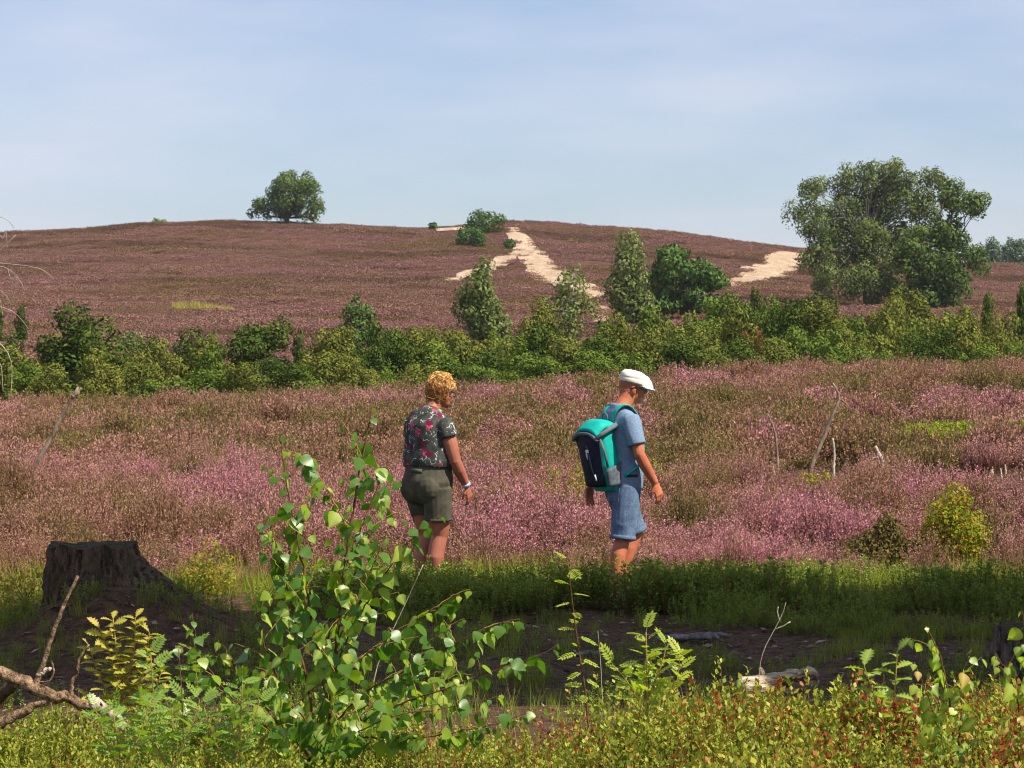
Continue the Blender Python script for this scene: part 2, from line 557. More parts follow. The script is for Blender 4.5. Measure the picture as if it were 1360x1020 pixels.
def heather_proto(seed, stems, rad, hgt, florets, fs, greens):
    rng = np.random.RandomState(seed)
    Vs, Fs, Cs, k = [], [], [], 0
    def put(V, Fq, flower):
        nonlocal k
        Vs.append(V); Fs.append(Fq + k); k += len(V)
        n = len(V) // 4
        c = np.zeros((n, 3)); c[:, 0] = flower; c[:, 1] = rng.uniform(0, 1, n)
        Cs.append(np.repeat(c, 4, 0))
    a = rng.uniform(0, 2 * np.pi, stems); r = rad * np.sqrt(rng.uniform(0, 1, stems))
    B = np.stack([np.cos(a) * r * 0.6, np.sin(a) * r * 0.6, np.zeros(stems)], 1)
    h = hgt * rng.uniform(0.6, 1.1, stems) * (1 - 0.35 * (r / rad) ** 2)
    T = np.stack([np.cos(a) * r * 1.25, np.sin(a) * r * 1.25, h], 1) + rng.normal(0, 0.08 * hgt, (stems, 3)) * [1, 1, 0]
    # stems
    V, Fq = leaf_quads(B, T - B, rdir(stems, rng), np.linalg.norm(T - B, axis=1), 0.006 if fs < 0.02 else 0.012)
    put(V, Fq, 0.15)
    if florets:
        t = rng.uniform(0.52, 1.0, (stems, florets))
        Pp = (B[:, None] + (T - B)[:, None] * t[..., None]).reshape(-1, 3)
        n = len(Pp)
        ax = np.repeat(nrm(T - B), florets, 0)
        D = nrm(ax * 0.9 + rdir(n, rng) * 0.9)
        V, Fq = leaf_quads(Pp + rng.normal(0, fs * 0.35, (n, 3)), D, rdir(n, rng), fs * rng.uniform(0.7, 1.5, n), fs * rng.uniform(0.5, 0.9, n))
        put(V, Fq, np.clip(rng.normal(0.92, 0.15, n), 0, 1))
    if greens:
        t = rng.uniform(0.05, 0.75, (stems, greens))
        Pp = (B[:, None] + (T - B)[:, None] * t[..., None]).reshape(-1, 3)
        n = len(Pp)
        D = nrm(np.repeat(nrm(T - B), greens, 0) + rdir(n, rng) * 0.9)
        V, Fq = leaf_quads(Pp, D, rdir(n, rng), fs * rng.uniform(1.2, 2.6, n), fs * 0.6)
        put(V, Fq, np.clip(rng.normal(0.08, 0.1, n), 0, 1))
    V = np.concatenate(Vs); Fq = np.concatenate(Fs); C = np.concatenate(Cs)
    return V, Fq, C

HN = []
for i in range(5):
    V, Fq, C = heather_proto(100 + i, 60, 0.20, 0.42, 14, 0.0155, 6)
    HN.append(mesh_np('heather_plant', V, Fq, M_HEATHER, C))
HM = []
for i in range(4):
    V, Fq, C = heather_proto(130 + i, 56, 0.30, 0.44, 8, 0.030, 4)
    HM.append(mesh_np('heather_clump', V, Fq, M_HEATHER, C))
HF = []
for i in range(4):
    V, Fq, C = heather_proto(160 + i, 46, 0.75, 0.55, 4, 0.10, 2)
    HF.append(mesh_np('heather_far_clump', V, Fq, M_HEATHER_FAR, C))

def scatter(n, x0, x1, y0, y1, rng, taper=True, margin=0.0):
    y = rng.uniform(y0, y1, n)
    x = rng.uniform(-1, 1, n) * (0.186 * y + margin) if taper else rng.uniform(x0, x1, n)
    return x, y

# dead wood stands in low growth
LOW = [hit(a_, b_, 23, 64) for a_, b_ in ((1033, 640), (1076, 634), (1107, 638), (1029, 640), (1173, 640), (1206, 646), (1222, 646), (1330, 638), (1316, 638), (1214, 646), (40, 652), (26, 650), (62, 646), (0, 622))]
def quiet(x, y):
    k = np.ones(len(x))
    for hx, hy in LOW:
        k = np.where((np.abs(x - hx) < 0.5) & (y > hy - 3.6) & (y < hy + 0.4), 0.24, k)
    return k
def mounds(rng, n, y0, y1, margin, r0, r1, bias):
    """domed heather bushes: centre, radius, height factor and bloom tone of each"""
    y = rng.uniform(y0, y1, n); x = rng.uniform(-1, 1, n) * (0.186 * y + margin)
    r = rng.uniform(r0, r1, n) * (0.7 + 0.6 * vn(x * 0.5, y * 0.4, 90))
    big = fbm(x * 0.22 + 7, y * 0.16, 91)
    tone = (big - 0.5) * 1.5 + 0.44 + bias(x, y) + rng.normal(0, 0.24, n)
    dead = rng.uniform(0, 1, n) < 0.20
    tone = np.where(dead, rng.uniform(0.0, 0.25, n), tone)
    return x, y, r, rng.uniform(0.45, 1.45, n), np.clip(tone + 0.06, 0, 1.1)
def on_mounds(rng, md, per, ymin):
    X, Y, S, Z, T = [], [], [], [], []
    for x, y, r, h, t in zip(*md):
        k = max(3, int(per * r * r))
        a = rng.uniform(0, 6.28, k); q = np.sqrt(rng.uniform(0, 1, k))
        X.append(x + np.cos(a) * q * r); Y.append(y + np.sin(a) * q * r)
        dome = np.sqrt(np.clip(1 - q ** 2 * 0.85, 0, 1))
        Z.append(h * (0.25 + 1.0 * dome)); S.append(rng.uniform(0.75, 1.15, k)); T.append(t + rng.normal(0, 0.06, k))
    X, Y, S, Z, T = map(np.concatenate, (X, Y, S, Z, T))
    return X, Y, S, Z, T
rng = np.random.RandomState(3)
# near heather
md = mounds(rng, 760, 21.9, 37.0, 3.0, 0.26, 0.52, lambda x, y: 0.22 * (1 - sst(y, 25, 36)) + 0.10 * sst(x, 0, 2.5))
x, y, sc, zs, tn = on_mounds(rng, md, 62, 21)
edge = 21.7 + 0.9 * fbm(x * 0.8, x * 0 + 4, 31) + 0.3 * sst(x, 2.5, 3.6)
keep = (y > edge)
for bx_, by_, br_ in ((3.72, 23.4, 0.42), (3.03, 23.1, 0.42)):
    keep &= np.hypot(x - bx_, (y - by_) * 0.7) > br_
x, y, sc, zs, tn = x[keep], y[keep], sc[keep], zs[keep], tn[keep]
sc = sc * np.sqrt(quiet(x, y)) * (0.75 + 0.25 * sst(y, 21.5, 24)); zs = zs * quiet(x, y)
tag(instancer('heather', np.stack([x, y, ground(x, y) - 0.02], 1), rng.uniform(0, 6.28, len(x)), sc, rng.randint(0, 5, len(x)), HN,
              rng.uniform(-0.15, 0.15, (len(x), 2)), zs, tn), 'pink and brown flowering heather covering the near heath', 'heather', kind='stuff')
# mid heather
md = mounds(rng, 1600, 36.0, 84.0, 4.0, 0.35, 0.85, lambda x, y: 0.06 * (1 - sst(y, 38, 50)) - 0.20 * sst(y, 44, 60))
x, y, sc, zs, tn = on_mounds(rng, md, 26, 36)
keep = ~((np.abs(x - px2x(1252, 40.0)) < 0.5) & (np.abs(y - 40.0) < 1.6))
x, y, sc, zs, tn = x[keep], y[keep], sc[keep], zs[keep], tn[keep]
sc = sc * np.sqrt(quiet(x, y)); zs = zs * quiet(x, y)
tag(instancer('heather', np.stack([x, y, ground(x, y) - 0.03], 1), rng.uniform(0, 6.28, len(x)), sc, rng.randint(0, 4, len(x)), HM,
              rng.uniform(-0.15, 0.15, (len(x), 2)), zs, tn), 'dusty mauve heather stretching to the thicket below the hill', 'heather', kind='stuff')
# hill heather
n = 52000
y = 112 + (384 - 112) * rng.uniform(0, 1, n) ** 0.85
x = rng.uniform(-1, 1, n) * (0.186 * y + 16)
keep = ~on_track(x, y)
x, y = x[keep], y[keep]
sc = rng.uniform(0.6, 1.15, len(x)) * (0.3 + 1.4 * fbm(x * 0.12, y * 0.16, 45))
tag(instancer('heather', np.stack([x, y, ground(x, y) - 0.08], 1), rng.uniform(0, 6.28, len(x)), sc, rng.randint(0, 4, len(x)), HF, zs=0.7),
    'purple brown heather clothing the whole hillside', 'heather', kind='stuff')

# ---- bilberry shrubs
def bil_mat(name, cols, red, redamt, trans=0.35, scale=1.6, gloss=0.02, xred=False):
    g = NT(name)
    P = g.pos()
    at = g.attr(); sp = g.n('SeparateColor'); g.l(at.outputs['Color'], sp.inputs[0])
    c = g.mix(g.mr(g.noise(P, scale, 3), 0.35, 0.65), s2l(cols[0]), s2l(cols[1]))
    c = g.mix(g.mr(sp.outputs[0], 0.55, 1.0), c, s2l(cols[2]))
    if redamt > 0:
        v = g.math('ADD', g.noise(P, scale * 1.8, 3), g.math('MULTIPLY', sp.outputs[1], 0.30))
        if xred:
            sx = g.n('SeparateXYZ'); g.l(P, sx.inputs[0])
            v = g.math('ADD', v, g.mr(sx.outputs['X'], -0.6, 1.2, -0.10, 0.055))
        c = g.mix(g.mr(v, 0.92 - redamt, 1.02 - redamt), c, s2l(red))
    c = g.mix(g.mr(sp.outputs[2], 0.9, 0.95), c, s2l((120, 84, 52)))
    g.leaf(c, trans, gloss=gloss, grough=0.45)
    return g.m
M_BIL_FRONT = bil_mat('bilberry_front', ((100, 128, 38), (136, 150, 48), (184, 178, 66)), (166, 70, 46), 0.18, scale=1.9, xred=True)
M_BIL_BACK = bil_mat('bilberry_back', ((92, 118, 42), (118, 140, 50), (150, 158, 60)), (150, 90, 50), 0.03)
M_BIL_PATCH = bil_mat('bilberry_patch', ((110, 138, 28), (138, 158, 32), (160, 168, 44)), (150, 90, 50), 0.0)

def bil_proto(seed, mat, stems, rad, hgt, nl, ls, upb=0.55):
    rng = np.random.RandomState(seed)
    a = rng.uniform(0, 6.28, stems); r = rad * np.sqrt(rng.uniform(0, 1, stems))
    B = np.stack([np.cos(a) * r, np.sin(a) * r, np.zeros(stems)], 1)
    T = B * 1.2 + rng.normal(0, 0.12 * hgt, (stems, 3)) * [1, 1, 0]
    T[:, 2] = hgt * rng.uniform(0.55, 1.12, stems)
    V1, F1 = leaf_quads(B, T - B, rdir(stems, rng), np.linalg.norm(T - B, axis=1), 0.006)
    C1 = np.zeros((len(V1), 3)); C1[:, 2] = 1
    t = rng.uniform(0.15, 1.0, (stems, nl)) ** 0.75
    Pp = (B[:, None] + (T - B)[:, None] * t[..., None]).reshape(-1, 3)
    n = len(Pp)
    D = nrm(rdir(n, rng) * [1, 1, 0.5] + [0, 0, upb])
    N_ = nrm(rdir(n, rng) * 0.8 + [0, 0, 0.8])
    sz = ls * rng.uniform(0.6, 1.25, n)
    V2, F2 = leaf_quads(Pp + D * 0.004, D, N_, sz, sz * 0.62, 0.15)
    C2 = rng.uniform(0, 1, (n, 3)); C2[:, 2] = 0
    tt = t.ravel(); C2[:, 0] = np.clip(C2[:, 0] * 0.6 + 0.45 * tt, 0, 1)  # leaves paler towards the stem tips, sunlit tops put into the colour
    return mesh_np('bilberry_shrub', np.concatenate([V1, V2]), np.concatenate([F1, F2 + len(V1)]), mat, np.concatenate([C1, np.repeat(C2, 4, 0)]))
BF = [bil_proto(200 + i, M_BIL_FRONT, 30, 0.12, 0.27, 34, 0.0155, 1.1) for i in range(5)]
BB = [bil_proto(220 + i, M_BIL_BACK, 20, 0.17, 0.26, 26, 0.022, 0.6) for i in range(4)]
BP = [bil_proto(240 + i, M_BIL_PATCH, 24, 0.22, 0.26, 22, 0.035) for i in range(3)]

rng = np.random.RandomState(8)
n = 2700
y = rng.uniform(5.6, 9.4, n); x = rng.uniform(-2.6, 3.0, n)
keep = (vn(x * 2.2, y * 2.2, 50) + 0.35 * sst(x, -0.2, 0.5)) > 0.22
keep &= ~((y > 8.6) & (x < 0.5) & (rng.uniform(0, 1, n) < 0.6))
x, y = x[keep], y[keep]
sc = rng.uniform(0.5, 1.2, len(x)) * (0.55 + 0.8 * fbm(x * 3, y * 3, 55, 2)) * (0.75 + 0.25 * sst(x, 0.0, 0.6))
tag(instancer('bilberry', np.stack([x, y, ground(x, y) - 0.015], 1), rng.uniform(0, 6.28, len(x)), sc, rng.randint(0, 5, len(x)), BF,
              rng.uniform(-0.25, 0.25, (len(x), 2))), 'yellow green and red tinged bilberry covering the foreground bank', 'bilberry', kind='stuff')
n = 6400
y = rng.uniform(17.0, 22.6, n); x = rng.uniform(-7.5, 8.5, n)
front = 18.5 - 1.0 * sst(x, 1.0, 2.6) + 1.6 * (fbm(x * 1.1, x * 0, 51) - 0.5) + 1.1 * sst(-x, 0.9, 2.0)
back = 21.8 + 0.9 * (fbm(x * 1.1, x * 0 + 5, 52) - 0.5) - 0.5 * sst(-x, 0.8, 2.2)
keep = (y > front) & (y < back)
keep &= ~((x < -1.5) & (rng.uniform(0, 1, n) < 0.45))
keep &= fbm(x * 1.4, y * 1.4, 57, 2) > 0.40
keep &= ~((y > 20.5) & (rng.uniform(0, 1, n) < 0.35))
x, y = x[keep], y[keep]
sc = rng.uniform(0.45, 1.35, len(x)) * (0.92 - 0.36 * sst(y, 20.3, 20.9)) * (0.45 + 1.05 * fbm(x * 1.5, y * 1.2, 53, 2))
sc *= 1 - 0.25 * sst(-x, 0.5, 1.6)
sc *= 0.34 + 0.66 * sst(y - np.maximum(front[keep], 18.0), 0.0, 1.3)
tag(instancer('bilberry', np.stack([x, y, ground(x, y) - 0.015], 1), rng.uniform(0, 6.28, len(x)), sc, rng.randint(0, 4, len(x)), BB,
              rng.uniform(-0.2, 0.2, (len(x), 2))), 'dark green bilberry in the shade between bare path and heather', 'bilberry', kind='stuff')
# low seedlings on the shaded path
n = 620
x = rng.uniform(-3.6, 4.2, n); y = rng.uniform(12.6, 18.4, n)
k_ = (fbm(x * 1.1, y * 1.1, 58, 2) > 0.54) | ((x < -1.3) & (y > 15.8) & (fbm(x * 2.1, y * 2.1, 59, 2) > 0.5))
x, y = x[k_], y[k_]
tag(instancer('bilberry', np.stack([x, y, ground(x, y) - 0.015], 1), rng.uniform(0, 6.28, len(x)), rng.uniform(0.25, 0.6, len(x)), rng.randint(0, 4, len(x)), BB,
              rng.uniform(-0.2, 0.2, (len(x), 2))), 'low green seedlings scattered over the bare shaded path', 'bilberry', kind='stuff')
for (px, wpx, yb, dep, k, lab) in ((1252, 74, 40.0, 1.3, 60, 'bright green low bilberry mat, the broader of two in the heather'),
                                   (1350, 40, 40.5, 0.8, 26, 'bright green low bilberry mat, the smaller of two in the heather')):
    xc = float(px2x(px, yb)); hw = wpx / 2 / F * yb
    a = rng.uniform(0, 6.28, k); r = np.sqrt(rng.uniform(0, 1, k))
    x = xc + np.cos(a) * r * hw; y = yb + np.sin(a) * r * dep
    tag(instancer('bilberry', np.stack([x, y, ground(x, y) + 0.16], 1), rng.uniform(0, 6.28, k), rng.uniform(0.8, 1.2, k), rng.randint(0, 3, k), BP), lab, 'bilberry', kind='stuff')

# ---- grass
def grass_mat(name, c1, c2):
    g = NT(name)
    at = g.attr(); sp = g.n('SeparateColor'); g.l(at.outputs['Color'], sp.inputs[0])
    g.leaf(g.mix(sp.outputs[0], s2l(c1), s2l(c2)), 0.35)
    return g.m
M_GR_DRY = grass_mat('grass_dry', (196, 166, 104), (158, 124, 80))
M_GR_GREEN = grass_mat('grass_green', (112, 132, 44), (156, 160, 62))
M_GR_PALE = grass_mat('grass_pale', (162, 154, 74), (184, 172, 96))
def grass_proto(seed, mat, blades, rad, hgt, wd, lean=0.25, seg=4):
    rng = np.random.RandomState(seed)
    V, Fq, C = [], [], []
    for b in range(blades):
        a = rng.uniform(0, 6.28); r = rad * math.sqrt(rng.uniform())
        p = np.array([math.cos(a) * r, math.sin(a) * r, 0])
        a2 = rng.uniform(0, 6.28); h = hgt * rng.uniform(0.45, 1.1)
        d = np.array([math.cos(a2), math.sin(a2), 0]); s = np.array([-d[1], d[0], 0])
        ln = lean * rng.uniform(0.2, 1.6)
        k = len(V)
        c = rng.uniform()
        for j in range(seg + 1):
            t = j / seg
            q = p + d * ln * h * t * t + np.array([0, 0, h * (t - 0.25 * ln * t * t)])
            w = wd * (1 - 0.92 * t)
            V += [q - s * w, q + s * w]; C += [(c, c, c)] * 2
        for j in range(seg):
            Fq.append((k + 2 * j, k + 2 * j + 1, k + 2 * j + 3, k + 2 * j + 2))
    return mesh_np('grass_tuft', np.array(V), np.array(Fq), mat, np.array(C))
GD = [grass_proto(300 + i, M_GR_DRY, 16, 0.05, 0.42, 0.0016, 0.3) for i in range(3)]
GG = [grass_proto(310 + i, M_GR_GREEN, 26, 0.07, 0.26, 0.0024, 0.4) for i in range(3)]
GP = [grass_proto(320 + i, M_GR_PALE, 60, 0.5, 0.75, 0.03, 0.3, 3) for i in range(2)]
def grass(lab, x, y, s, protos, zo=-0.01, seed=1):
    rng = np.random.RandomState(seed)
    x = np.asarray(x); y = np.asarray(y)
    return tag(instancer('grass', np.stack([x, y, ground(x, y) + zo], 1), rng.uniform(0, 6.28, len(x)), s * rng.uniform(0.6, 1.2, len(x)),
                         rng.randint(0, len(protos), len(x)), protos, rng.uniform(-0.2, 0.2, (len(x), 2))), lab, 'grass', kind='stuff')
rng = np.random.RandomState(9)
n = 1500
x = rng.uniform(-7, 8, n); y = 21.2 + rng.uniform(-0.5, 1.7, n) + 0.7 * (fbm(x, x * 0, 61) - 0.5)
grass('yellow green grass along the edge of the heather', x, y, 0.95, GG, seed=2)
x = np.concatenate([rng.uniform(-5, -3.4, 60), rng.uniform(-7, 8, 300)]); y = np.concatenate([rng.uniform(18.6, 21.5, 60), 21.3 + 4.5 * rng.uniform(0, 1, 300) ** 1.3])
grass('straw coloured dry grass stalks standing among the heather', x, y, 1.05, GD, seed=3)
x = np.concatenate([rng.uniform(-2.2, 2.6, 130), rng.uniform(-1.6, -0.2, 50)]); y = np.concatenate([rng.uniform(6.5, 10.5, 130), rng.uniform(9, 12, 50)])
grass('thin dry grass stalks rising from the foreground bank', x, y, 0.75, GD, seed=4)
x = rng.uniform(-3.8, 4.5, 900); y = rng.uniform(13.0, 19, 900)
k_ = (fbm(x * 0.8, y * 0.8, 62) > 0.48)
grass('sparse green grass tufts on the bare shaded path', x[k_], y[k_], 0.6, GG, seed=5)
xa, ya = hit(226, 413); xb, yb = hit(312, 413)
n = 46
t = rng.uniform(0, 1, n)
grass('pale yellow grass strip alone in the purple hillside', xa + (xb - xa) * t, (ya + yb) / 2 + rng.normal(0, 1.2, n), 0.66, GP, zo=0.12, seed=6)
x, y = [], []
for px, row in ((595, 377), (608, 372), (640, 350), (668, 333), (770, 321), (775, 323), (604, 303)):
    hx, hy = hit(px, row)
    for _ in range(4): x.append(hx + rng.normal(0, 1.0)); y.append(hy + rng.normal(0, 1.6))
grass('small pale grass tufts dotted beside the sandy hill tracks', x, y, 0.5, GP, seed=7)

# ------------------------------------------------------------------ trees and bushes
def fol_mat(name, c1, c2, c3, trans=0.3, gloss=0.0):
    g = NT(name)
    at = g.attr(); sp = g.n('SeparateColor'); g.l(at.outputs['Color'], sp.inputs[0])
    c = g.mix(sp.outputs[0], s2l(c1), s2l(c2))
    c = g.mix(g.mr(sp.outputs[1], 0.7, 1.0), c, s2l(c3))
    oi = g.n('ObjectInfo')
    c = g.mix(1.0, c, g.mix(oi.outputs['Random'], (0.84, 0.86, 0.8), (1.14, 1.1, 1.05)), 'MULTIPLY')
    g.leaf(c, trans, gloss=gloss)
    return g.m
M_OAK = fol_mat('oak_leaves', (74, 96, 50), (96, 116, 58), (120, 136, 70))
M_BIRCH = fol_mat('birch_leaves', (98, 114, 64), (122, 134, 76), (156, 160, 104))
M_PINE = fol_mat('pine_needles', (64, 90, 46), (82, 108, 52), (104, 126, 64), 0.12)
M_JUN_DARK = fol_mat('juniper_dark', (58, 76, 33), (76, 93, 39), (102, 112, 51), 0.13)
M_JUN_OLIVE = fol_mat('juniper_olive', (94, 101, 45), (114, 118, 52), (138, 138, 67), 0.17)
M_JUN_BRIGHT = fol_mat('juniper_bright', (82, 102, 41), (102, 120, 48), (128, 140, 63), 0.18)
M_JUN_BROWN = fol_mat('juniper_brown', (118, 78, 48), (134, 92, 52), (110, 110, 52), 0.2)
M_FAR_HAZED = fol_mat('far_leaves_hazed', (86, 108, 84), (98, 120, 92), (112, 130, 104))  # bluish haze of distance painted into the leaf colours
def bark_mat(name, c1, c2, scale=8, zs=0.25, bump=0.8, dist=0.02):
    g = NT(name)
    P = g.mapv(g.objc(), (1, 1, zs))
    n1 = g.noise(P, scale, 6, 0.65)
    n2 = g.noise(g.objc(), scale * 0.35, 3)
    c = g.mix(g.mr(n1, 0.35, 0.65), s2l(c1), s2l(c2))
    c = g.mix(g.mr(n2, 0.55, 0.75), c, s2l(np.array(c1) * 0.6 + np.array(c2) * 0.25))
    g.bsdf(c, 0.9, g.bump(n1, bump, dist), 0.15)
    return g.m
M_BARK = bark_mat('bark_brown', (66, 54, 44), (112, 96, 80))
M_BARK_PALE = bark_mat('bark_birch', (196, 190, 180), (120, 112, 104), 5)
M_BARK_GREY = bark_mat('bark_grey', (128, 122, 112), (78, 72, 64), 5)
M_DEAD = bark_mat('dead_wood', (196, 182, 160), (126, 108, 92), 20, 0.2)
M_DEAD_DARK = bark_mat('dead_wood_dark', (112, 92, 76), (66, 54, 46), 20, 0.2)

def crown_mesh(name, mat, clumps, per, ls, wr=0.6, droop=0.0, up=0.0, seed=0, shell=0.55, flat=1.0):
    """clumps (n,4): centre, radius. Leaves lie on the outside of every clump."""
    rng = np.random.RandomState(seed)
    cl = np.asarray(clumps, float)
    Ps, Ds, Ns, Ls, Cs = [], [], [], [], []
    for c in cl:
        k = max(4, int(per * (c[3] / cl[:, 3].mean()) ** 2))
        d = rdir(k, rng)
        rr = c[3] * (shell + (1 - shell) * rng.uniform(0, 1, k) ** 0.6) * rng.uniform(0.8, 1.15, k)
        p = c[:3] + d * rr[:, None] * [1, 1, flat]
        if droop: p[:, 2] -= droop * c[3] * rng.uniform(0, 1, k) ** 2 * 1.5
        Ps.append(p)
        rv = rdir(k, rng)
        Ds.append(nrm(rv - d * (rv * d).sum(1, keepdims=True) * 0.85 + d * 0.12 + np.array([0, 0, 0.6 * (up - droop)])))
        Ns.append(nrm(d + rdir(k, rng) * 0.38))
        Ls.append(ls * rng.uniform(0.6, 1.3, k))
        tone = rng.uniform(0, 1)
        cc = np.stack([np.clip(rng.normal(tone, 0.25, k), 0, 1), rng.uniform(0, 1, k), rng.uniform(0, 1, k)], 1)
        Cs.append(cc)
    Ls = np.concatenate(Ls)
    V, Fq = leaf_quads(np.concatenate(Ps), np.concatenate(Ds), np.concatenate(Ns), Ls, Ls * wr, 0.12)
    return mesh_np(name, V, Fq, mat, np.repeat(np.concatenate(Cs), 4, 0))

def limbs(mb, base, clumps, r0, fork, rng, every=1, bend=0.1):
    """trunk from the base and a limb to every clump centre"""
    fork = np.asarray(fork, float); base = np.asarray(base, float)
    cl = np.asarray(clumps)
    top = cl[np.argmax(cl[:, 2])][:3]
    tr = np.array([base, base * 0.6 + fork * 0.4 + rng.normal(0, 0.04, 3) * r0 * 8, fork, fork * 0.5 + top * 0.5, top])
    mb.tube(tr, [r0, r0 * 0.85, r0 * 0.65, r0 * 0.35, r0 * 0.1], 8)
    for c in cl[::every]:
        t = rng.uniform(0, 0.7)
        s = fork * (1 - t) + (fork * 0.5 + top * 0.5) * t
        s = s if c[2] > s[2] else base * 0.35 + fork * 0.65
        m = (s + c[:3]) / 2 + rng.normal(0, bend, 3) * np.linalg.norm(c[:3] - s) + [0, 0, 0.08 * np.linalg.norm(c[:3] - s)]
        mb.tube([s, m, c[:3]], [r0 * 0.30, r0 * 0.18, r0 * 0.05], 5)

def env_clumps(ells, n, rad, rng, inside=0.35):
    """clump centres near the surface of a union of ellipsoids (cx,cy,cz,rx,ry,rz)"""
    E = np.asarray(ells, float)
    w = (E[:, 3] * E[:, 4] * E[:, 5]) ** 0.667
    w /= w.sum()
    out = []
    tries = 0
    while len(out) < n and tries < 40000:
        tries += 1
        e = E[rng.choice(len(E), p=w)]
        d = nrm(rng.normal(size=3))
        f = 0.92 * (1 - inside * rng.uniform() ** 1.5)
        p = e[:3] + d * e[3:] * f
        r = rad * rng.uniform(0.65, 1.3)
        if all(np.linalg.norm((p - o[:3])) > 0.62 * (r + o[3]) * 0.75 for o in out):
            out.append(np.array([*p, r]))
    return np.array(out)

def tree(name, label, cat, x, y, ells, ncl, crad, per, ls, mat, bark, r0, fork, seed, group=None, droop=0.0, up=0.0, wr=0.6, zoff=-0.1, inside=0.35, flat=1.0, z=None, shell=0.55):
    rng = np.random.RandomState(seed)
    root = empty(name, (x, y, (gz(x, y) if z is None else z) + zoff))
    tag(root, label, cat, group)
    cl = env_clumps(ells, ncl, crad, rng, inside)
    mb = MB(); limbs(mb, (0, 0, 0), cl, r0, fork, rng)
    mb.obj('trunk', bark, root)
    link_obj('crown', crown_mesh('crown', mat, cl, per, ls, wr, droop, up, seed, shell, flat), root)
    return root

# oak alone on the hilltop
x, y = hit(380, 297); y = min(y, 369.0); x = float(px2x(381, y))
tree('oak_tree', 'lone round crowned dark green oak on top of the heather hill', 'tree', x, y,
     [(0.9, 0, 4.0, 3.9, 3.6, 3.2), (1.0, 0, 4.6, 3.3, 3.2, 2.7), (-3.4, 0.3, 2.3, 2.0, 1.9, 1.2), (3.4, -0.2, 2.2, 2.0, 2.4, 1.5), (0.4, 0, 2.0, 3.4, 3.0, 1.0)],
     50, 1.1, 170, 0.36, M_OAK, M_BARK, 0.38, (0.1, 0, 1.5), 401, inside=0.5)

# big spreading birch and its greener neighbour
by = 218.0
x = float(px2x(1150, by)); s_ = by / F
def pe(px, row, rx, rz, yd=0.0, base=(1150, 432), yy=by):
    return ((px - base[0]) * yy / F, yd, (base[1] - row) * yy / F, rx * yy / F, rx * yy / F * 0.85, rz * yy / F)
tree('birch_tree', 'large spreading silvery green birch with drooping twigs beside the sandy track', 'tree', x, by,
     [pe(1078, 272, 20, 20), pe(1062, 298, 16, 12), pe(1084, 315, 20, 26, -1), pe(1120, 258, 18, 18), pe(1125, 300, 20, 26), pe(1150, 250, 18, 16), pe(1180, 244, 22, 14), pe(1205, 255, 20, 18), pe(1165, 285, 20, 20, 1), pe(1200, 290, 20, 20),
      pe(1240, 258, 16, 16), pe(1228, 290, 16, 22), pe(1075, 355, 16, 26, -1), pe(1105, 352, 22, 26, -1), pe(1140, 345, 20, 22, 1), pe(1100, 395, 24, 22, -2), pe(1135, 392, 22, 24, -2), pe(1170, 380, 22, 26, -1), pe(1165, 405, 26, 20, -2), pe(1150, 305, 26, 26, 1), pe(1185, 318, 26, 26, 1), pe(1155, 335, 26, 20, -1), pe(1195, 345, 24, 26, 0), pe(1120, 325, 22, 22, 1), pe(1150, 278, 24, 20, 1), pe(1185, 272, 24, 18, 1), pe(1215, 315, 22, 24, 1)],
     205, 0.74, 185, 0.27, M_BIRCH, M_BARK_GREY, 0.17, (-0.4, 0, 4.0), 402, droop=0.55, inside=0.4, wr=0.45)
tree('birch_tree', 'broad mid green tree leaning right against the silvery birch', 'tree', float(px2x(1238, by - 6)), by - 6,
     [pe(q[0], q[1], q[2], q[3], q[4], (1238, 424)) for q in ((1225, 330, 22, 20, 0), (1255, 318, 22, 22, 0), (1280, 282, 20, 12, 0), (1296, 278, 10, 8, 0), (1262, 270, 16, 14, 1), (1275, 345, 22, 20, 0), (1296, 350, 12, 16, 0), (1205, 350, 20, 20, -1), (1240, 365, 26, 22, -1), (1270, 385, 20, 16, -1), (1215, 390, 24, 20, -1), (1245, 400, 26, 16, -1))],
     84, 0.8, 185, 0.28, M_OAK, M_BARK, 0.24, (0.4, 0, 3.0), 403, droop=0.2, inside=0.4)

# small birches in front of the hill
def pbirch(label, px, yy, base_row, parts, ncl, seed, crad=0.5, per=90, ls=0.2, mat=None, droop=0.35, r0=0.08, bark=None, z=True):
    e = [((p[0] - px) * yy / F, 0.0, (base_row - p[1]) * yy / F, p[2] * yy / F, p[2] * yy / F * 0.9, p[3] * yy / F) for p in parts]
    h = max(q[2] + q[5] for q in e)
    rg_ = np.random.RandomState(seed + 5)
    wmax = max(q[3] for q in e)
    for _ in range(9):
        t_ = rg_.uniform(0.35, 1.02); a_ = rg_.uniform(0, 6.28); rr_ = wmax * (1.15 - 0.75 * t_)
        e.append((math.cos(a_) * rr_, math.sin(a_) * rr_, h * t_, wmax * 0.28, wmax * 0.28, h * 0.10))
    xx = float(px2x(px, yy))
    return tree('birch_tree', label, 'tree', xx, yy, e, ncl, crad, per, ls, mat or M_BIRCH, bark or M_BARK_PALE, r0, (0, 0, h * 0.35), seed, droop=droop, inside=0.6,
                z=float(row2z(base_row, yy)) if z else None, zoff=0.0)
pbirch('slender grey green birch rising from the thicket below the empty hillside', 640, 130, 484, [(634, 385, 15, 26), (640, 420, 22, 30), (656, 432, 18, 20), (620, 405, 11, 24)], 40, 410, 0.62, 120)
pbirch('sparse thin birch with gaps in front of the sandy track', 757, 135, 478, [(755, 376, 12, 20), (742, 405, 16, 16), (776, 400, 16, 16), (758, 432, 20, 18)], 24, 411, 0.55, 80)
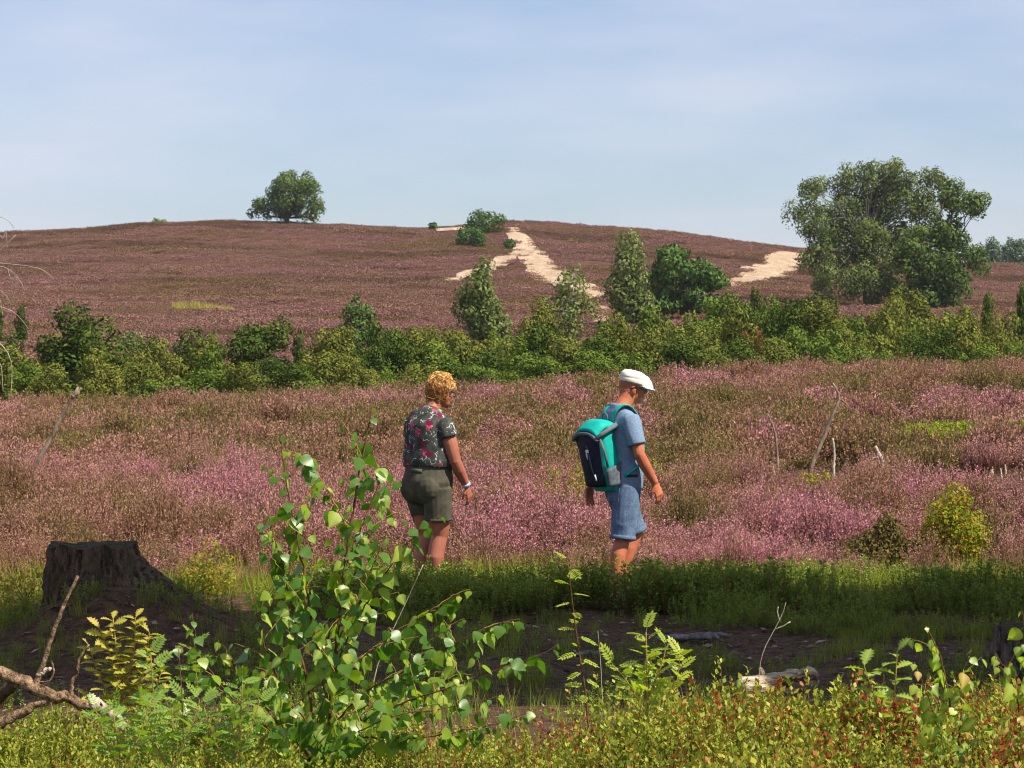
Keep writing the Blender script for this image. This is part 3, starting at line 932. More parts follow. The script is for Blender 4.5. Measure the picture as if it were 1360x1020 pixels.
pbirch('upright dense birch growing close beside the round pine', 836, 172, 437, [(837, 350, 9, 22), (834, 385, 19, 26), (842, 405, 20, 20), (825, 372, 10, 20)], 36, 412, 0.8, 190, 0.24)
py_ = 186.0
tree('pine_tree', 'round bushy pine with layered bright green needles below the hill', 'tree', float(px2x(906, py_)), py_,
     [((p[0] - 906) * py_ / F, q, (418 - p[1]) * py_ / F, p[2] * py_ / F, p[2] * py_ / F * 0.8, p[3] * py_ / F) for p, q in
      (((895, 345, 28, 16), 0), ((905, 365, 42, 16), -0.5), ((930, 372, 30, 18), 0.3), ((880, 380, 26, 20), -0.3), ((925, 395, 34, 14), 0), ((948, 388, 14, 18), 0), ((890, 404, 30, 10), -0.4), ((925, 408, 30, 9), -0.4), ((865, 392, 12, 14), 0))],
     52, 0.85, 190, 0.26, M_PINE, M_BARK, 0.2, (0, 0, 1.6), 413, up=0.6, flat=0.6, inside=0.4, z=float(row2z(418, py_)), zoff=0)

# pines on the crest beside the sandy track
for px, row, wpx, hpx, sd, lab in ((644, 311, 60, 30, 420, 'dark bushy pine on the crest beside the sandy track'), (626, 329, 40, 27, 421, 'low rounded pine just below the crest pine'),
                                   (575, 306, 10, 9, 422, 'tiny dark shrub beside the yellow sand on the crest'), (676, 330, 12, 13, 423, 'small green shrub at the edge of the sandy track')):
    x, y = hit(px, row); y = min(y, 368)
    k = y / F
    x = float(px2x(px, y))
    w, h = wpx * k / 2, hpx * k
    tree('pine_shrub', lab, 'pine', x, y, [(0, 0, h * 0.55, w * 0.9, w * 0.8, h * 0.42), (w * 0.45, 0, h * 0.4, w * 0.5, w * 0.5, h * 0.36), (-w * 0.5, 0, h * 0.38, w * 0.45, w * 0.45, h * 0.35)],
         max(7, int(30 * wpx / 60)), max(0.3, 0.62 * min(1, wpx / 40)), 75, 0.3, M_PINE, M_BARK, 0.1, (0, 0, h * 0.3), sd, up=0.4)
for px, row, h, sd, lab in ((212, 299, 0.8, 424, 'tiny pale green shrub alone on the left skyline'),):
    x, y = hit(px, row); y = min(y, 370); x = float(px2x(px, y))
    tree('hill_shrub', lab, 'shrub', x, y, [(0, 0, h * 0.7, 0.9, 0.8, h * 0.6)], 9, 0.32, 40, 0.25, M_BIRCH, M_BARK, 0.05, (0, 0, 0.3), sd)
# far trees past the right shoulder of the hill
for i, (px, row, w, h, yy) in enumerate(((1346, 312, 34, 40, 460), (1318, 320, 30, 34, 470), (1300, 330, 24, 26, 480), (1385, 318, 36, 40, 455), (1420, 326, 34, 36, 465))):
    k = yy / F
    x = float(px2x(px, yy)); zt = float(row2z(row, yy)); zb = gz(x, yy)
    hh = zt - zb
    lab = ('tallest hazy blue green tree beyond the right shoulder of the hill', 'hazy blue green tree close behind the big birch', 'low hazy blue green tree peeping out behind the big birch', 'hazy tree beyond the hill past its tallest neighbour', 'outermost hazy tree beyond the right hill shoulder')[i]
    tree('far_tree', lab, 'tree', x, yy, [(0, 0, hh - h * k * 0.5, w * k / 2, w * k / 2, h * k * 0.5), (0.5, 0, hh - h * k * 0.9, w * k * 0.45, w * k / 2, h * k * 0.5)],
         34, 0.85, 60, 0.5, M_FAR_HAZED, M_BARK, 0.2, (0, 0, hh - h * k), 430 + i, zoff=0, group='trees beyond the hill')

# ---- junipers
def juniper_mesh(seed, mat, ncl, col=False, leaf=0.05, per=210, crad=0.15):
    """dense bush of rounded clumps, about 1 x 1 x 1"""
    rng = np.random.RandomState(seed)
    if col:
        E = [(0, 0, 0.30, 0.30, 0.30, 0.32), (0, 0, 0.55, 0.26, 0.26, 0.34), (rng.normal(0, 0.04), 0, 0.80, 0.13, 0.13, 0.2)]
    else:
        E = [(0, 0, 0.36, 0.44, 0.44, 0.40)]
        for i in range(4):
            a = rng.uniform(0, 6.28); r = rng.uniform(0.08, 0.28)
            t = rng.uniform(0.62, 0.92)
            E.append((math.cos(a) * r, math.sin(a) * r, t - 0.22, 0.20, 0.20, 0.26))
    E = [(e[0], e[1], e[2] * 1.5, e[3], e[4], e[5] * 1.5) for e in E]
    cl = env_clumps(E, ncl, crad, rng, 0.45)
    return crown_mesh('crown', mat, cl, per, leaf, 0.6, 0.0, 0.3, seed, 0.72, 1.0)
def bush_trunk(h):
    mb = MB()
    for a in (0.3, 2.2, 4.4):
        d = np.array([math.cos(a), math.sin(a), 0])
        mb.tube([d * 0.03 * h, d * 0.08 * h + [0, 0, 0.3 * h], d * 0.12 * h + [0, 0, 0.7 * h]], [0.018 * h, 0.014 * h, 0.005 * h], 5)
    return mb.mesh('trunk', M_BARK)
BT = bush_trunk(1.0)
JK = {
    'dark': [juniper_mesh(500 + i, M_JUN_DARK, 52, leaf=0.044) for i in range(5)],
    'olive': [juniper_mesh(510 + i, M_JUN_OLIVE, 46, leaf=0.046) for i in range(5)],
    'bright': [juniper_mesh(520 + i, M_JUN_BRIGHT, 44, leaf=0.05) for i in range(5)],
    'column': [juniper_mesh(530 + i, M_JUN_DARK, 30, True, leaf=0.060, per=150, crad=0.14) for i in range(2)],
    'brown': [juniper_mesh(540, M_JUN_BROWN, 16, leaf=0.05, per=120)],
}
def juniper(px, top, wpx, yy, kind, label, group=None, base=None):
    x = float(px2x(px, yy)); zb = gz(x, yy) - 0.05
    h = (float(row2z(top, yy)) - zb) * (1.16 if kind != 'column' else 1.04)
    w = wpx * yy / F * ({'column': 1.5, 'dark': 1.6}.get(kind, 1.42))
    root = empty('juniper_bush', (x, yy, zb), random.uniform(0, 6.28))
    tag(root, label, 'juniper', group)
    me = random.choice(JK[kind])
    c = link_obj('crown', me, root); c.scale = (w, w, h / 1.5)
    t = link_obj('trunk', BT, root); t.scale = (w, w, h * 0.9)
    return root
JL = [
 (103, 425, 100, 97, 'dark', 'tall dark green juniper mound with a ragged pointed top, left of the thicket'),
 (160, 462, 80, 99, 'olive', 'yellow olive juniper leaning on the tall dark mound'),
 (248, 448, 66, 101, 'dark', 'compact dark juniper with a flat green top above olive bushes'),
 (290, 472, 62, 98, 'bright', 'light green juniper in front of the flat topped one'),
 (352, 437, 78, 96, 'dark', 'steep dense dark green juniper with dark left flank'),
 (397, 446, 30, 95, 'column', 'narrow dark juniper column pressed against the steep dark one'),
 (440, 474, 66, 94, 'olive', 'low yellow olive juniper below the small pointed pine'),
 (28, 409, 20, 152, 'column', 'small isolated juniper column on the left hillside'),
 (1004, 392, 30, 118, 'column', 'pointed juniper column standing above the right thicket'),
 (1006, 438, 32, 99, 'brown', 'half dead rust brown juniper among green ones'),
 (1311, 394, 30, 112, 'column', 'pointed juniper column right of the big trees'),
 (1357, 392, 34, 108, 'column', 'tall juniper column at the right end of the thicket'),
 (-6, 388, 26, 150, 'column', 'juniper column behind the hanging bare twigs'),
 (530, 437, 60, 97, 'dark', 'dark juniper with twin points behind the woman'),
]
for j in JL: juniper(*j)
pr_ = pbirch('small pointed blue green pine poking out of the thicket', 475, 128, 478, [(474, 420, 10, 17), (476, 440, 22, 20), (492, 440, 12, 14)], 26, 440, 0.42, 80, 0.17, M_PINE, 0.0)
pr_.name = 'pine_tree'
pbirch('small grey green birch bush behind the olive juniper', 176, 140, 472, [(174, 455, 12, 13), (185, 460, 9, 10)], 14, 441, 0.36, 60, 0.18, M_BIRCH)
# the thicket itself, bush by bush
rng = np.random.RandomState(14)
TH = [  # px, top row, width, depth, kind
 (25, 474, 70, 95, 'olive'), (75, 470, 60, 99, 'olive'), (120, 462, 70, 101, 'bright'), (180, 468, 66, 103, 'dark'), (215, 470, 64, 99, 'olive'), (272, 476, 60, 100, 'olive'), (318, 480, 50, 99, 'bright'), (330, 490, 50, 92, 'olive'), (372, 486, 56, 92, 'dark'), (470, 486, 54, 92, 'olive'), (505, 478, 54, 93, 'bright'), (575, 460, 56, 97, 'bright'), (620, 430, 50, 106, 'olive'), (660, 432, 56, 106, 'bright'),
 (8, 462, 60, 97, 'dark'), (40, 486, 60, 93, 'bright'), (68, 496, 50, 92, 'olive'), (130, 482, 56, 93, 'olive'), (195, 478, 60, 96, 'olive'), (205, 498, 50, 92, 'bright'), (250, 490, 60, 93, 'bright'), (285, 458, 40, 101, 'bright'),
 (418, 448, 60, 100, 'olive'), (455, 446, 62, 101, 'olive'), (400, 492, 50, 92, 'bright'), (490, 470, 46, 95, 'dark'), (512, 448, 44, 98, 'dark'), (560, 446, 56, 99, 'olive'), (552, 482, 54, 93, 'olive'), (590, 436, 60, 102, 'olive'), (600, 470, 60, 95, 'dark'),
 (625, 446, 62, 100, 'olive'), (655, 458, 60, 97, 'dark'), (640, 480, 56, 92, 'bright'), (690, 436, 62, 104, 'olive'), (700, 462, 64, 97, 'bright'), (725, 444, 58, 101, 'dark'), (680, 484, 60, 92, 'bright'), (740, 470, 62, 94, 'bright'), (765, 448, 60, 100, 'olive'),
 (715, 420, 56, 110, 'olive'), (790, 425, 60, 108, 'bright'), (800, 455, 66, 98, 'dark'), (830, 432, 62, 106, 'olive'), (785, 472, 60, 93, 'bright'), (835, 462, 60, 95, 'bright'), (865, 424, 58, 110, 'bright'), (870, 448, 62, 101, 'olive'), (900, 434, 60, 106, 'olive'),
 (905, 460, 60, 96, 'dark'), (935, 418, 58, 112, 'bright'), (935, 444, 60, 102, 'olive'), (962, 398, 54, 118, 'bright'), (965, 428, 62, 106, 'olive'), (950, 466, 60, 95, 'olive'), (985, 408, 44, 114, 'dark'), (1030, 398, 52, 116, 'bright'), (985, 456, 52, 96, 'dark'),
 (1040, 424, 60, 106, 'dark'), (1035, 450, 56, 97, 'olive'), (1065, 404, 56, 114, 'dark'), (1075, 438, 62, 101, 'bright'), (1100, 408, 58, 112, 'olive'), (1110, 446, 60, 98, 'bright'), (1140, 410, 58, 112, 'bright'), (1130, 426, 60, 104, 'olive'), (1150, 452, 56, 96, 'bright'),
 (1175, 398, 56, 118, 'olive'), (1180, 424, 62, 104, 'olive'), (1215, 388, 52, 122, 'olive'), (1205, 440, 62, 99, 'bright'), (1225, 412, 60, 108, 'bright'), (1250, 424, 60, 103, 'olive'), (1240, 452, 58, 95, 'dark'), (1270, 408, 54, 111, 'bright'), (1285, 430, 60, 100, 'olive'),
 (1300, 448, 56, 95, 'bright'), (1325, 416, 54, 107, 'olive'), (1335, 436, 58, 98, 'olive'), (1345, 452, 50, 94, 'bright'), (1385, 424, 60, 103, 'olive'), (1400, 450, 60, 96, 'bright'), (-40, 470, 60, 97, 'olive'), (-70, 450, 70, 101, 'dark'), (-50, 492, 60, 93, 'bright'), (1430, 410, 60, 108, 'dark'),
]
TK = {'dark': 'dark green juniper', 'olive': 'olive green juniper', 'bright': 'bright green rounded bush'}
def spot(px, yy):
    tier = 'edging the near heather' if yy < 97 else ('amid the thicket' if yy < 105.5 else 'at the back of the thicket')
    for lim, nm in ((90, 'around the tall dark mound'), (330, 'left of the steep dark juniper'), (500, 'below the small pointed pine'), (600, 'behind the woman\'s head'), (690, 'below the slender grey birch'),
                    (800, 'below the sparse thin birch'), (880, 'below the upright dense birch'), (975, 'below the round pine'), (1070, 'by the rust brown juniper'), (1200, 'below the spreading birch'), (1300, 'below the broad mid green tree'), (9999, 'past the big trees')):
        if px < lim: return tier + ' ' + nm
for px, top, w, yy, kd in TH:
    lab = TK[kd] + ' ' + spot(px, yy)
    juniper(px, top + rng.uniform(-6, 3), w * rng.uniform(0.9, 1.2), yy + rng.uniform(-1, 1), kd, lab, lab.replace(' at ', 's at ').replace(' in ', 's in ') if False else 'thicket bushes: ' + lab)

# trees outside the frame whose crowns shade the path
def shade_tree(label, tx, ty, hc, rx, ry, rz, seed):
    """crown centred on the ray from the shaded spot (tx,ty) to the sun, at height hc"""
    c = Vector((tx, ty, 0)) + SUN * (hc / SUN.z)
    x, y = c.x, c.y
    tree('oak_tree', label, 'tree', x, y, [(0, 0, hc, rx, ry, rz), (rx * 0.4, 0, hc - rz * 0.35, rx * 0.8, ry * 0.9, rz * 0.7), (-rx * 0.4, 0, hc - rz * 0.3, rx * 0.8, ry * 0.95, rz * 0.7)],
         140, 0.85, 330, 0.23, M_OAK, M_BARK, 0.3, (0, 0, hc * 0.45), seed, inside=0.75, zoff=-0.05)
shade_tree('oak outside the view whose crown shades the stump and mound', -3.0, 17.0, 11.5, 3.0, 2.3, 2.8, 450)
shade_tree('oak outside the view whose crown shades the middle of the path', 1.0, 17.6, 10.5, 3.0, 2.5, 2.8, 451)
shade_tree('oak outside the view whose crown shades the pale grey stump', 5.0, 17.9, 9.5, 3.0, 2.6, 2.6, 452)

# ------------------------------------------------------------------ people
def skin_mat(name, c1, c2, extra=None):
    g = NT(name)
    O = g.objc()
    c = g.mix(g.mr(g.noise(O, 9, 4), 0.35, 0.68), s2l(c1), s2l(c2))
    c = g.mix(g.mr(g.noise(O, 70, 3), 0.5, 0.75, 0, 0.35), c, s2l(np.array(c2) * 0.8))
    if extra: c = extra(g, O, c)
    b = g.bsdf(c, 0.55, g.bump(g.noise(O, 160, 2), 0.15, 0.002), 0.35)
    b.inputs['Subsurface Weight'].default_value = 0.08
    b.inputs['Subsurface Radius'].default_value = (0.02, 0.008, 0.004)
    return g.m
def cloth_mat(name, colfn, rough=0.9, wscale=350, bump=0.25):
    g = NT(name)
    O = g.objc()
    c = colfn(g, O)
    w = g.noise(O, wscale, 2)
    c = g.mix(g.mr(w, 0.3, 0.7, 0, 0.35), c, g.mix(1.0, c, (0.7, 0.7, 0.72), 'MULTIPLY'))
    g.bsdf(c, rough, g.bump(g.math('ADD', g.math('MULTIPLY', w, 0.3), g.noise(O, 26, 3)), bump, 0.006), 0.15)
    return g.m
def flat_mat(name, c, rough=0.7, spec=0.3, bump=0.0, scale=60, var=0.15):
    g = NT(name)
    O = g.objc()
    n = g.noise(O, scale, 3)
    col = g.mix(g.mr(n, 0.3, 0.7), s2l(np.array(c) * (1 - var)), s2l(np.minimum(255, np.array(c) * (1 + var))))
    g.bsdf(col, rough, g.bump(n, bump, 0.004) if bump else None, spec)
    return g.m

def bake(o, voxel, smooth_it=4, factor=0.5):
    """union of closed shells -> one continuous skin"""
    m = o.modifiers.new('skin', 'REMESH'); m.mode = 'VOXEL'; m.voxel_size = voxel
    if smooth_it:
        s = o.modifiers.new('soft', 'SMOOTH'); s.factor = factor; s.iterations = smooth_it
    dg = bpy.context.evaluated_depsgraph_get()
    dg.update()
    me = bpy.data.meshes.new_from_object(o.evaluated_get(dg))
    mats = list(o.data.materials)
    o.modifiers.clear()
    o.data = me
    me.materials.clear()
    for mm in mats: me.materials.append(mm)
    me.polygons.foreach_set('use_smooth', np.ones(len(me.polygons), bool))
    return o

def vn3(p, s, seed=0):
    p = p * s
    return (vn(p[:, 0] + p[:, 2] * 0.37, p[:, 1] - p[:, 2] * 0.21, seed) + vn(p[:, 1] * 1.1 + 7, p[:, 2] * 1.1, seed + 1) + vn(p[:, 2] - 3, p[:, 0] * 1.05, seed + 2)) / 3

def wrinkle(o, amp, sc, seed, aniso=(1, 1, 1)):
    me = o.data
    n = len(me.vertices)
    co = np.empty(n * 3, np.float32); me.vertices.foreach_get('co', co); co = co.reshape(-1, 3)
    no = np.empty(n * 3, np.float32); me.vertices.foreach_get('normal', no); no = no.reshape(-1, 3)
    q = co * np.array(aniso)
    w = vn3(q, sc, seed)
    w2 = 1 - np.abs(vn3(q + 5, sc * 0.8, seed + 9) - 0.5) * 6
    d = (w - 0.5) * 2 + np.clip(w2, -0.5, 1) * 0.6
    co += no * (amp * d)[:, None].astype(np.float32)
    me.vertices.foreach_set('co', co.ravel())
    me.update()

def hand(mb, wrist, d, nrm_, side, curl=0.5, s=1.0):
    """palm, four fingers of unequal length, thumb leaving the side of the palm"""
    d = np.asarray(d, float); d /= np.linalg.norm(d)
    n = np.asarray(nrm_, float); n = n - d * n.dot(d); n /= np.linalg.norm(n)
    sd = np.cross(d, n) * side
    w = np.asarray(wrist, float)
    mb.tube([w - d * 0.02 * s, w + d * 0.02 * s, w + d * 0.055 * s, w + d * 0.095 * s], np.array([0.026, 0.030, 0.038, 0.038]) * s, 10, ref=sd, rb=np.array([0.02, 0.018, 0.015, 0.012]) * s)
    for off, ln, sp in ((0.028, 0.075, 0.10), (0.0095, 0.084, 0.03), (-0.0095, 0.078, -0.04), (-0.028, 0.060, -0.12)):
        p = w + d * 0.088 * s + sd * off * s
        dr = d + sd * sp
        dr /= np.linalg.norm(dr)
        pts = [p - dr * 0.02 * s, p]
        a = 0.0
        for k, fr in enumerate((0.45, 0.30, 0.25)):
            a += curl * (0.55, 0.75, 0.55)[k]
            p = p + (dr * math.cos(a) + n * math.sin(a)) * ln * fr * s
            pts.append(p)
        mb.tube(pts, np.array([0.0095, 0.0095, 0.0088, 0.008, 0.006]) * s, 8)
    p = w + d * 0.03 * s + sd * 0.026 * s
    t1 = d * 0.65 + sd * 0.7 + n * 0.35; t1 /= np.linalg.norm(t1)
    t2 = d * 0.9 + sd * 0.25 + n * 0.45; t2 /= np.linalg.norm(t2)
    mb.tube([p - t1 * 0.02 * s, p + t1 * 0.028 * s, p + t1 * 0.028 * s + t2 * 0.03 * s, p + t1 * 0.028 * s + t2 * 0.052 * s], np.array([0.014, 0.012, 0.010, 0.007]) * s, 8)

def head_shape(mb, C, M, s=1.0):
    """M columns: forward, left, up"""
    def e(c, r, rot=None): mb.ell(np.asarray(C) + M @ (np.asarray(c, float) * s), np.asarray(r, float) * s, M)
    e((-0.012, 0, 0.032), (0.098, 0.077, 0.088))
    e((-0.03, 0, -0.005), (0.076, 0.068, 0.075))
    e((0.022, 0, -0.03), (0.066, 0.060, 0.082))
    e((0.035, 0, -0.075), (0.048, 0.050, 0.038))
    e((0.062, 0, -0.094), (0.026, 0.026, 0.020))
    e((0.078, 0, 0.028), (0.018, 0.045, 0.012))
    e((0.098, 0, -0.018), (0.016, 0.013, 0.020)); e((0.090, 0, 0.002), (0.013, 0.010, 0.024))
    e((0.080, 0, -0.058), (0.014, 0.022, 0.006)); e((0.078, 0, -0.070), (0.013, 0.019, 0.007))
    for q in (-1, 1):
        e((0.060, q * 0.040, -0.022), (0.022, 0.020, 0.018))
        e((-0.008, q * 0.076, -0.012), (0.020, 0.008, 0.033)); e((0.0, q * 0.074, -0.035), (0.012, 0.008, 0.014))

def rotm(yaw, pitch, roll=0.0):
    """columns forward, left, up; pitch > 0 looks down"""
    return np.array(Matrix.Rotation(yaw, 3, 'Z') @ Matrix.Rotation(pitch, 3, 'Y') @ Matrix.Rotation(roll, 3, 'X'))

M_EYE = flat_mat('eye_white', (225, 222, 215), 0.2)

def shoe(mb, a, fwd, s=1.0):
    a = np.asarray(a, float); f = np.asarray(fwd, float)
    mb.tube([a - f * 0.075 * s + [0, 0, 0.035], a - f * 0.02 * s + [0, 0, 0.045], a + f * 0.06 * s + [0, 0, 0.04], a + f * 0.13 * s + [0, 0, 0.03], a + f * 0.185 * s + [0, 0, 0.022]],
            [0.034, 0.042, 0.044, 0.046, 0.024], 12, ref=(0, 0, 1), rb=None)

# =============================== the man
PY = 20.8                         # both walk 20.8 m out
HM_ = math.radians(25)
cM, sM = math.cos(HM_), math.sin(HM_)
def man_pt(u, z, yl): return np.array([(u + yl * sM) / cM, yl, z])
mx0 = float(px2x(827, PY))
man = empty('person', (mx0, PY, gz(mx0, PY)), HM_)
tag(man, 'man in cream flat cap, blue T-shirt and denim shorts walking with a backpack', 'person')
def beard(g, O, c):
    sp = g.n('SeparateXYZ'); g.l(O, sp.inputs[0])
    # grey stubble on chin and jaw front, cropped grey hair at the nape
    f = g.math('MULTIPLY', g.math('MULTIPLY', g.mr(sp.outputs['Z'], 1.535, 1.515), g.mr(sp.outputs['Z'], 1.43, 1.45)), g.mr(sp.outputs['X'], 0.115, 0.135))
    f = g.math('MULTIPLY', f, g.mr(g.noise(O, 130, 2), 0.35, 0.6, 0.2, 0.7))
    c = g.mix(f, c, s2l((206, 198, 190)))
    h = g.math('MULTIPLY', g.mr(sp.outputs['Z'], 1.57, 1.60), g.mr(sp.outputs['X'], 0.06, 0.03))
    return g.mix(g.math('MULTIPLY', h, 0.35), c, s2l((112, 78, 64)))
M_SKIN_M = skin_mat('skin_man', (196, 118, 84), (170, 92, 62), beard)
Ch = np.array([0.085, 0.0, 1.596])
Mh = rotm(math.radians(-16), math.radians(2))
mb = MB()
head_shape(mb, Ch, Mh)
X = (1, 0, 0); Yv = (0, 1, 0)
mb.tube([(-0.035, 0, 1.40), (-0.01, 0, 1.455), (0.03, 0, 1.51), (0.06, 0, 1.57)], [0.075, 0.062, 0.058, 0.06], 14, ref=Yv, rb=[0.07, 0.062, 0.06, 0.062])
mb.tube([(0, 0, 0.80), (0, 0, 0.92), (0.005, 0, 1.05), (0.0, 0, 1.2), (-0.015, 0, 1.34), (-0.025, 0, 1.42), (-0.025, 0, 1.455)],
        [0.165, 0.165, 0.158, 0.17, 0.175, 0.13, 0.07], 18, ref=Yv, rb=[0.11, 0.115, 0.115, 0.118, 0.105, 0.075, 0.06])
# arms
sR = np.array([-0.03, -0.182, 1.350]); eR = man_pt(0.115, 1.10, -0.245); wR = man_pt(0.235, 0.895, -0.235)
mb.tube([sR + [0, 0.06, -0.02], sR, (sR * 0.45 + eR * 0.55) + [0.012, 0, 0], eR], [0.055, 0.062, 0.047, 0.041], 12)
mb.tube([eR + [0, 0, 0.01], eR * 0.7 + wR * 0.3, eR * 0.25 + wR * 0.75, wR], [0.041, 0.044, 0.034, 0.028], 12)
dR = wR - eR; dR = dR / np.linalg.norm(dR)
hand(mb, wR, dR * 0.55 + np.array([0.12, 0, -0.6]), (-0.2, 0.9, -0.1), -1, 0.55, 1.05)
sL = np.array([-0.03, 0.182, 1.350]); eL = man_pt(-0.175, 1.10, 0.25); wL = man_pt(-0.235, 0.87, 0.235)
mb.tube([sL - [0, 0.06, 0.02], sL, sL * 0.45 + eL * 0.55, eL], [0.055, 0.062, 0.047, 0.041], 12)
mb.tube([eL + [0, 0, 0.01], eL * 0.7 + wL * 0.3, eL * 0.25 + wL * 0.75, wL], [0.041, 0.044, 0.034, 0.028], 12)
hand(mb, wL, wL - eL + np.array([0.03, 0, -0.1]), (0.2, -0.9, 0.0), 1, 0.4, 1.05)
# legs: right leg carries him, left leg swings through
kR = man_pt(0.0, 0.47, -0.09); aR = man_pt(-0.075, 0.09, -0.09)
kL = man_pt(0.105, 0.50, 0.09); aL = man_pt(-0.03, 0.12, 0.085)
for kn, an, yl in ((kR, aR, -0.085), (kL, aL, 0.085)):
    hp = np.array([0, yl, 0.88])
    mb.tube([hp, hp * 0.6 + kn * 0.4, kn], [0.088, 0.082, 0.058], 14)
    bk = np.array([-0.018, 0, 0])
    mb.tube([kn + [0, 0, 0.02], kn * 0.72 + an * 0.28 + bk, kn * 0.4 + an * 0.6 + bk * 0.5, an], [0.056, 0.060, 0.046, 0.035], 14)
    mb.tube([an + [0, 0, 0.01], an + [0.03, 0, -0.04], an + [0.12, 0, -0.06]], [0.036, 0.038, 0.025], 10)
bake(mb.obj('body', M_SKIN_M, man), 0.0055, 3)

# T-shirt
def tcol(g, O):
    n = g.noise(g.mapv(O, (1, 1, 0.35)), 240, 3)
    return g.mix(g.mr(n, 0.35, 0.65), s2l((138, 158, 180)), s2l((100, 122, 150)))
M_TEE = cloth_mat('tee_blue', tcol)
mb = MB()
mb.tube([(0.0, 0, 0.855), (0.002, 0, 0.90), (0.008, 0, 1.04), (0.002, 0, 1.2), (-0.015, 0, 1.34), (-0.022, 0, 1.42), (-0.012, 0, 1.468)],
        [0.182, 0.182, 0.178, 0.188, 0.186, 0.145, 0.074], 22, ref=Yv, rb=[0.135, 0.135, 0.135, 0.134, 0.122, 0.09, 0.068])
for sh, el in ((sR, eR), (sL, eL)):
    out = np.array([0, -1.0 if sh[1] < 0 else 1.0, 0])
    e1 = sh * 0.32 + el * 0.68
    mb.tube([sh - out * 0.08 + [0, 0, 0.0], sh + out * 0.004 + [0, 0, 0.004], sh * 0.66 + el * 0.34, e1], [0.070, 0.073, 0.069, 0.068], 16, ref=X)
o = bake(mb.obj('t_shirt', M_TEE, man), 0.0065, 6)
wrinkle(o, 0.010, 11, 4, (1, 1, 0.6))

# denim shorts
def dcol(g, O):
    n = g.noise(O, 11, 4); n2 = g.noise(g.mapv(O, (1, 1, 0.2)), 300, 2)
    c = g.mix(g.mr(n, 0.35, 0.7), s2l((66, 86, 116)), s2l((104, 124, 150)))
    c = g.mix(g.mr(n2, 0.45, 0.7, 0, 0.5), c, s2l((150, 168, 192)))
    return c
M_DENIM = cloth_mat('denim', dcol, 0.9, 500)
hemR = man_pt(-0.003, 0.475, -0.092); hemL = man_pt(0.10, 0.515, 0.092)
mb = MB()
mb.tube([(0, 0, 0.755), (0, 0, 0.80), (0, 0, 0.88), (0.003, 0, 0.965)], [0.15, 0.172, 0.174, 0.166], 20, ref=Yv, rb=[0.10, 0.122, 0.123, 0.122])
for hm, yl in ((hemR, -0.088), (hemL, 0.088)):
    hp = np.array([-0.005, yl, 0.87])
    mb.tube([hp, hp * 0.65 + hm * 0.35, hp * 0.3 + hm * 0.7, hm], [0.098, 0.105, 0.094, 0.092], 18)
o = bake(mb.obj('shorts', M_DENIM, man), 0.006, 4)
wrinkle(o, 0.009, 14, 14, (1, 1, 0.7))
for hm, yl, nm in ((hemR, -0.088, 'hem'), (hemL, 0.088, 'hem')):
    hp = np.array([-0.005, yl, 0.87]); t = (hm - hp) / np.linalg.norm(hm - hp)
    mb = MB(); mb.tube([hm - t * 0.03, hm - t * 0.012, hm + t * 0.002], [0.0965, 0.0985, 0.0965], 24)
    ob = mb.obj(nm, flat_mat('denim_hem', (90, 106, 128), 0.95, 0.1, 0.3, 120), o)
# back pocket
mb = MB(); mb.box((-0.118, -0.085, 0.82), (0.014, 0.11, 0.12), rotm(0.42, 0.1))
mb.obj('pocket', M_DENIM, o, smooth=False)

# flat cap
M_CAP = cloth_mat('cap_cream', lambda g, O: g.mix(g.mr(g.noise(O, 30, 3), 0.3, 0.7), s2l((240, 234, 218)), s2l((226, 216, 196))), 0.9, 400, 0.15)
capM = rotm(math.radians(-16), math.radians(9))
capC = Ch + Mh @ np.array([0.0, 0, 0.038])
V, Fq = [], []
nu, nvv = 48, 26
for i in range(nvv + 1):
    t = i / nvv
    for j in range(nu):
        a = 2 * math.pi * j / nu
        ca, sa = math.cos(a), math.sin(a)
        rx = 0.112 + 0.040 * max(0, ca) ** 2 * (1 - 0.2 * t); ry = 0.090
        prof = math.cos(t * math.pi / 2) ** 0.62
        bul = 1 + 0.06 * math.sin(t * math.pi) + 0.016 * math.sin(5 * a + 4 * t) * math.sin(t * math.pi) - 0.05 * math.exp(-((t - 0.22 - 0.06 * ca) / 0.045) ** 2) - 0.035 * math.exp(-((t - 0.40 - 0.12 * ca) / 0.04) ** 2) * max(0, ca + 0.3)
        x_ = rx * ca * prof * bul + 0.008 - 0.016 * t; y_ = ry * sa * prof * bul
        z_ = 0.096 * math.sin(t * math.pi / 2) ** 0.9 - 0.035 * max(0, x_ / 0.16) ** 1.5 + 0.012 * max(0, -x_ / 0.12)
        z_ += 0.006 * math.sin(22 * t + 1.5 * ca) * (1 - t) * t * 4 * 0.5
        V.append(capC + capM @ np.array([x_, y_, z_]))
for i in range(nvv):
    for j in range(nu):
        k = (j + 1) % nu
        Fq.append((i * nu + j, i * nu + k, (i + 1) * nu + k, (i + 1) * nu + j))
Fq.append(tuple(range(nu - 1, -1, -1)))
mb = MB(); mb.add(V, Fq)
cap_o = mb.obj('cap', M_CAP, man)
V, Fq = [], []
for sgn in (0, 1):
    for i in range(7):
        for j in range(13):
            a = -1.15 + 2.3 * j / 12; r = i / 6
            x_ = (0.080 + 0.082 * r) * math.cos(a) ** 0.9 + 0.012; y_ = (0.088 + 0.012 * r) * math.sin(a)
            V.append(capC + capM @ np.array([x_, y_, 0.004 - 0.028 * r * math.cos(a) - 0.012 * (y_ / 0.09) ** 2 - 0.006 * sgn]))
for i in range(6):
    for j in range(12):
        a = i * 13 + j
        Fq.append((a, a + 13, a + 14, a + 1)); a += 91; Fq.append((a, a + 1, a + 14, a + 13))
for j in range(12):
    a = 6 * 13 + j; Fq.append((a, a + 91, a + 92, a + 1))
mb = MB(); mb.add(V, Fq)
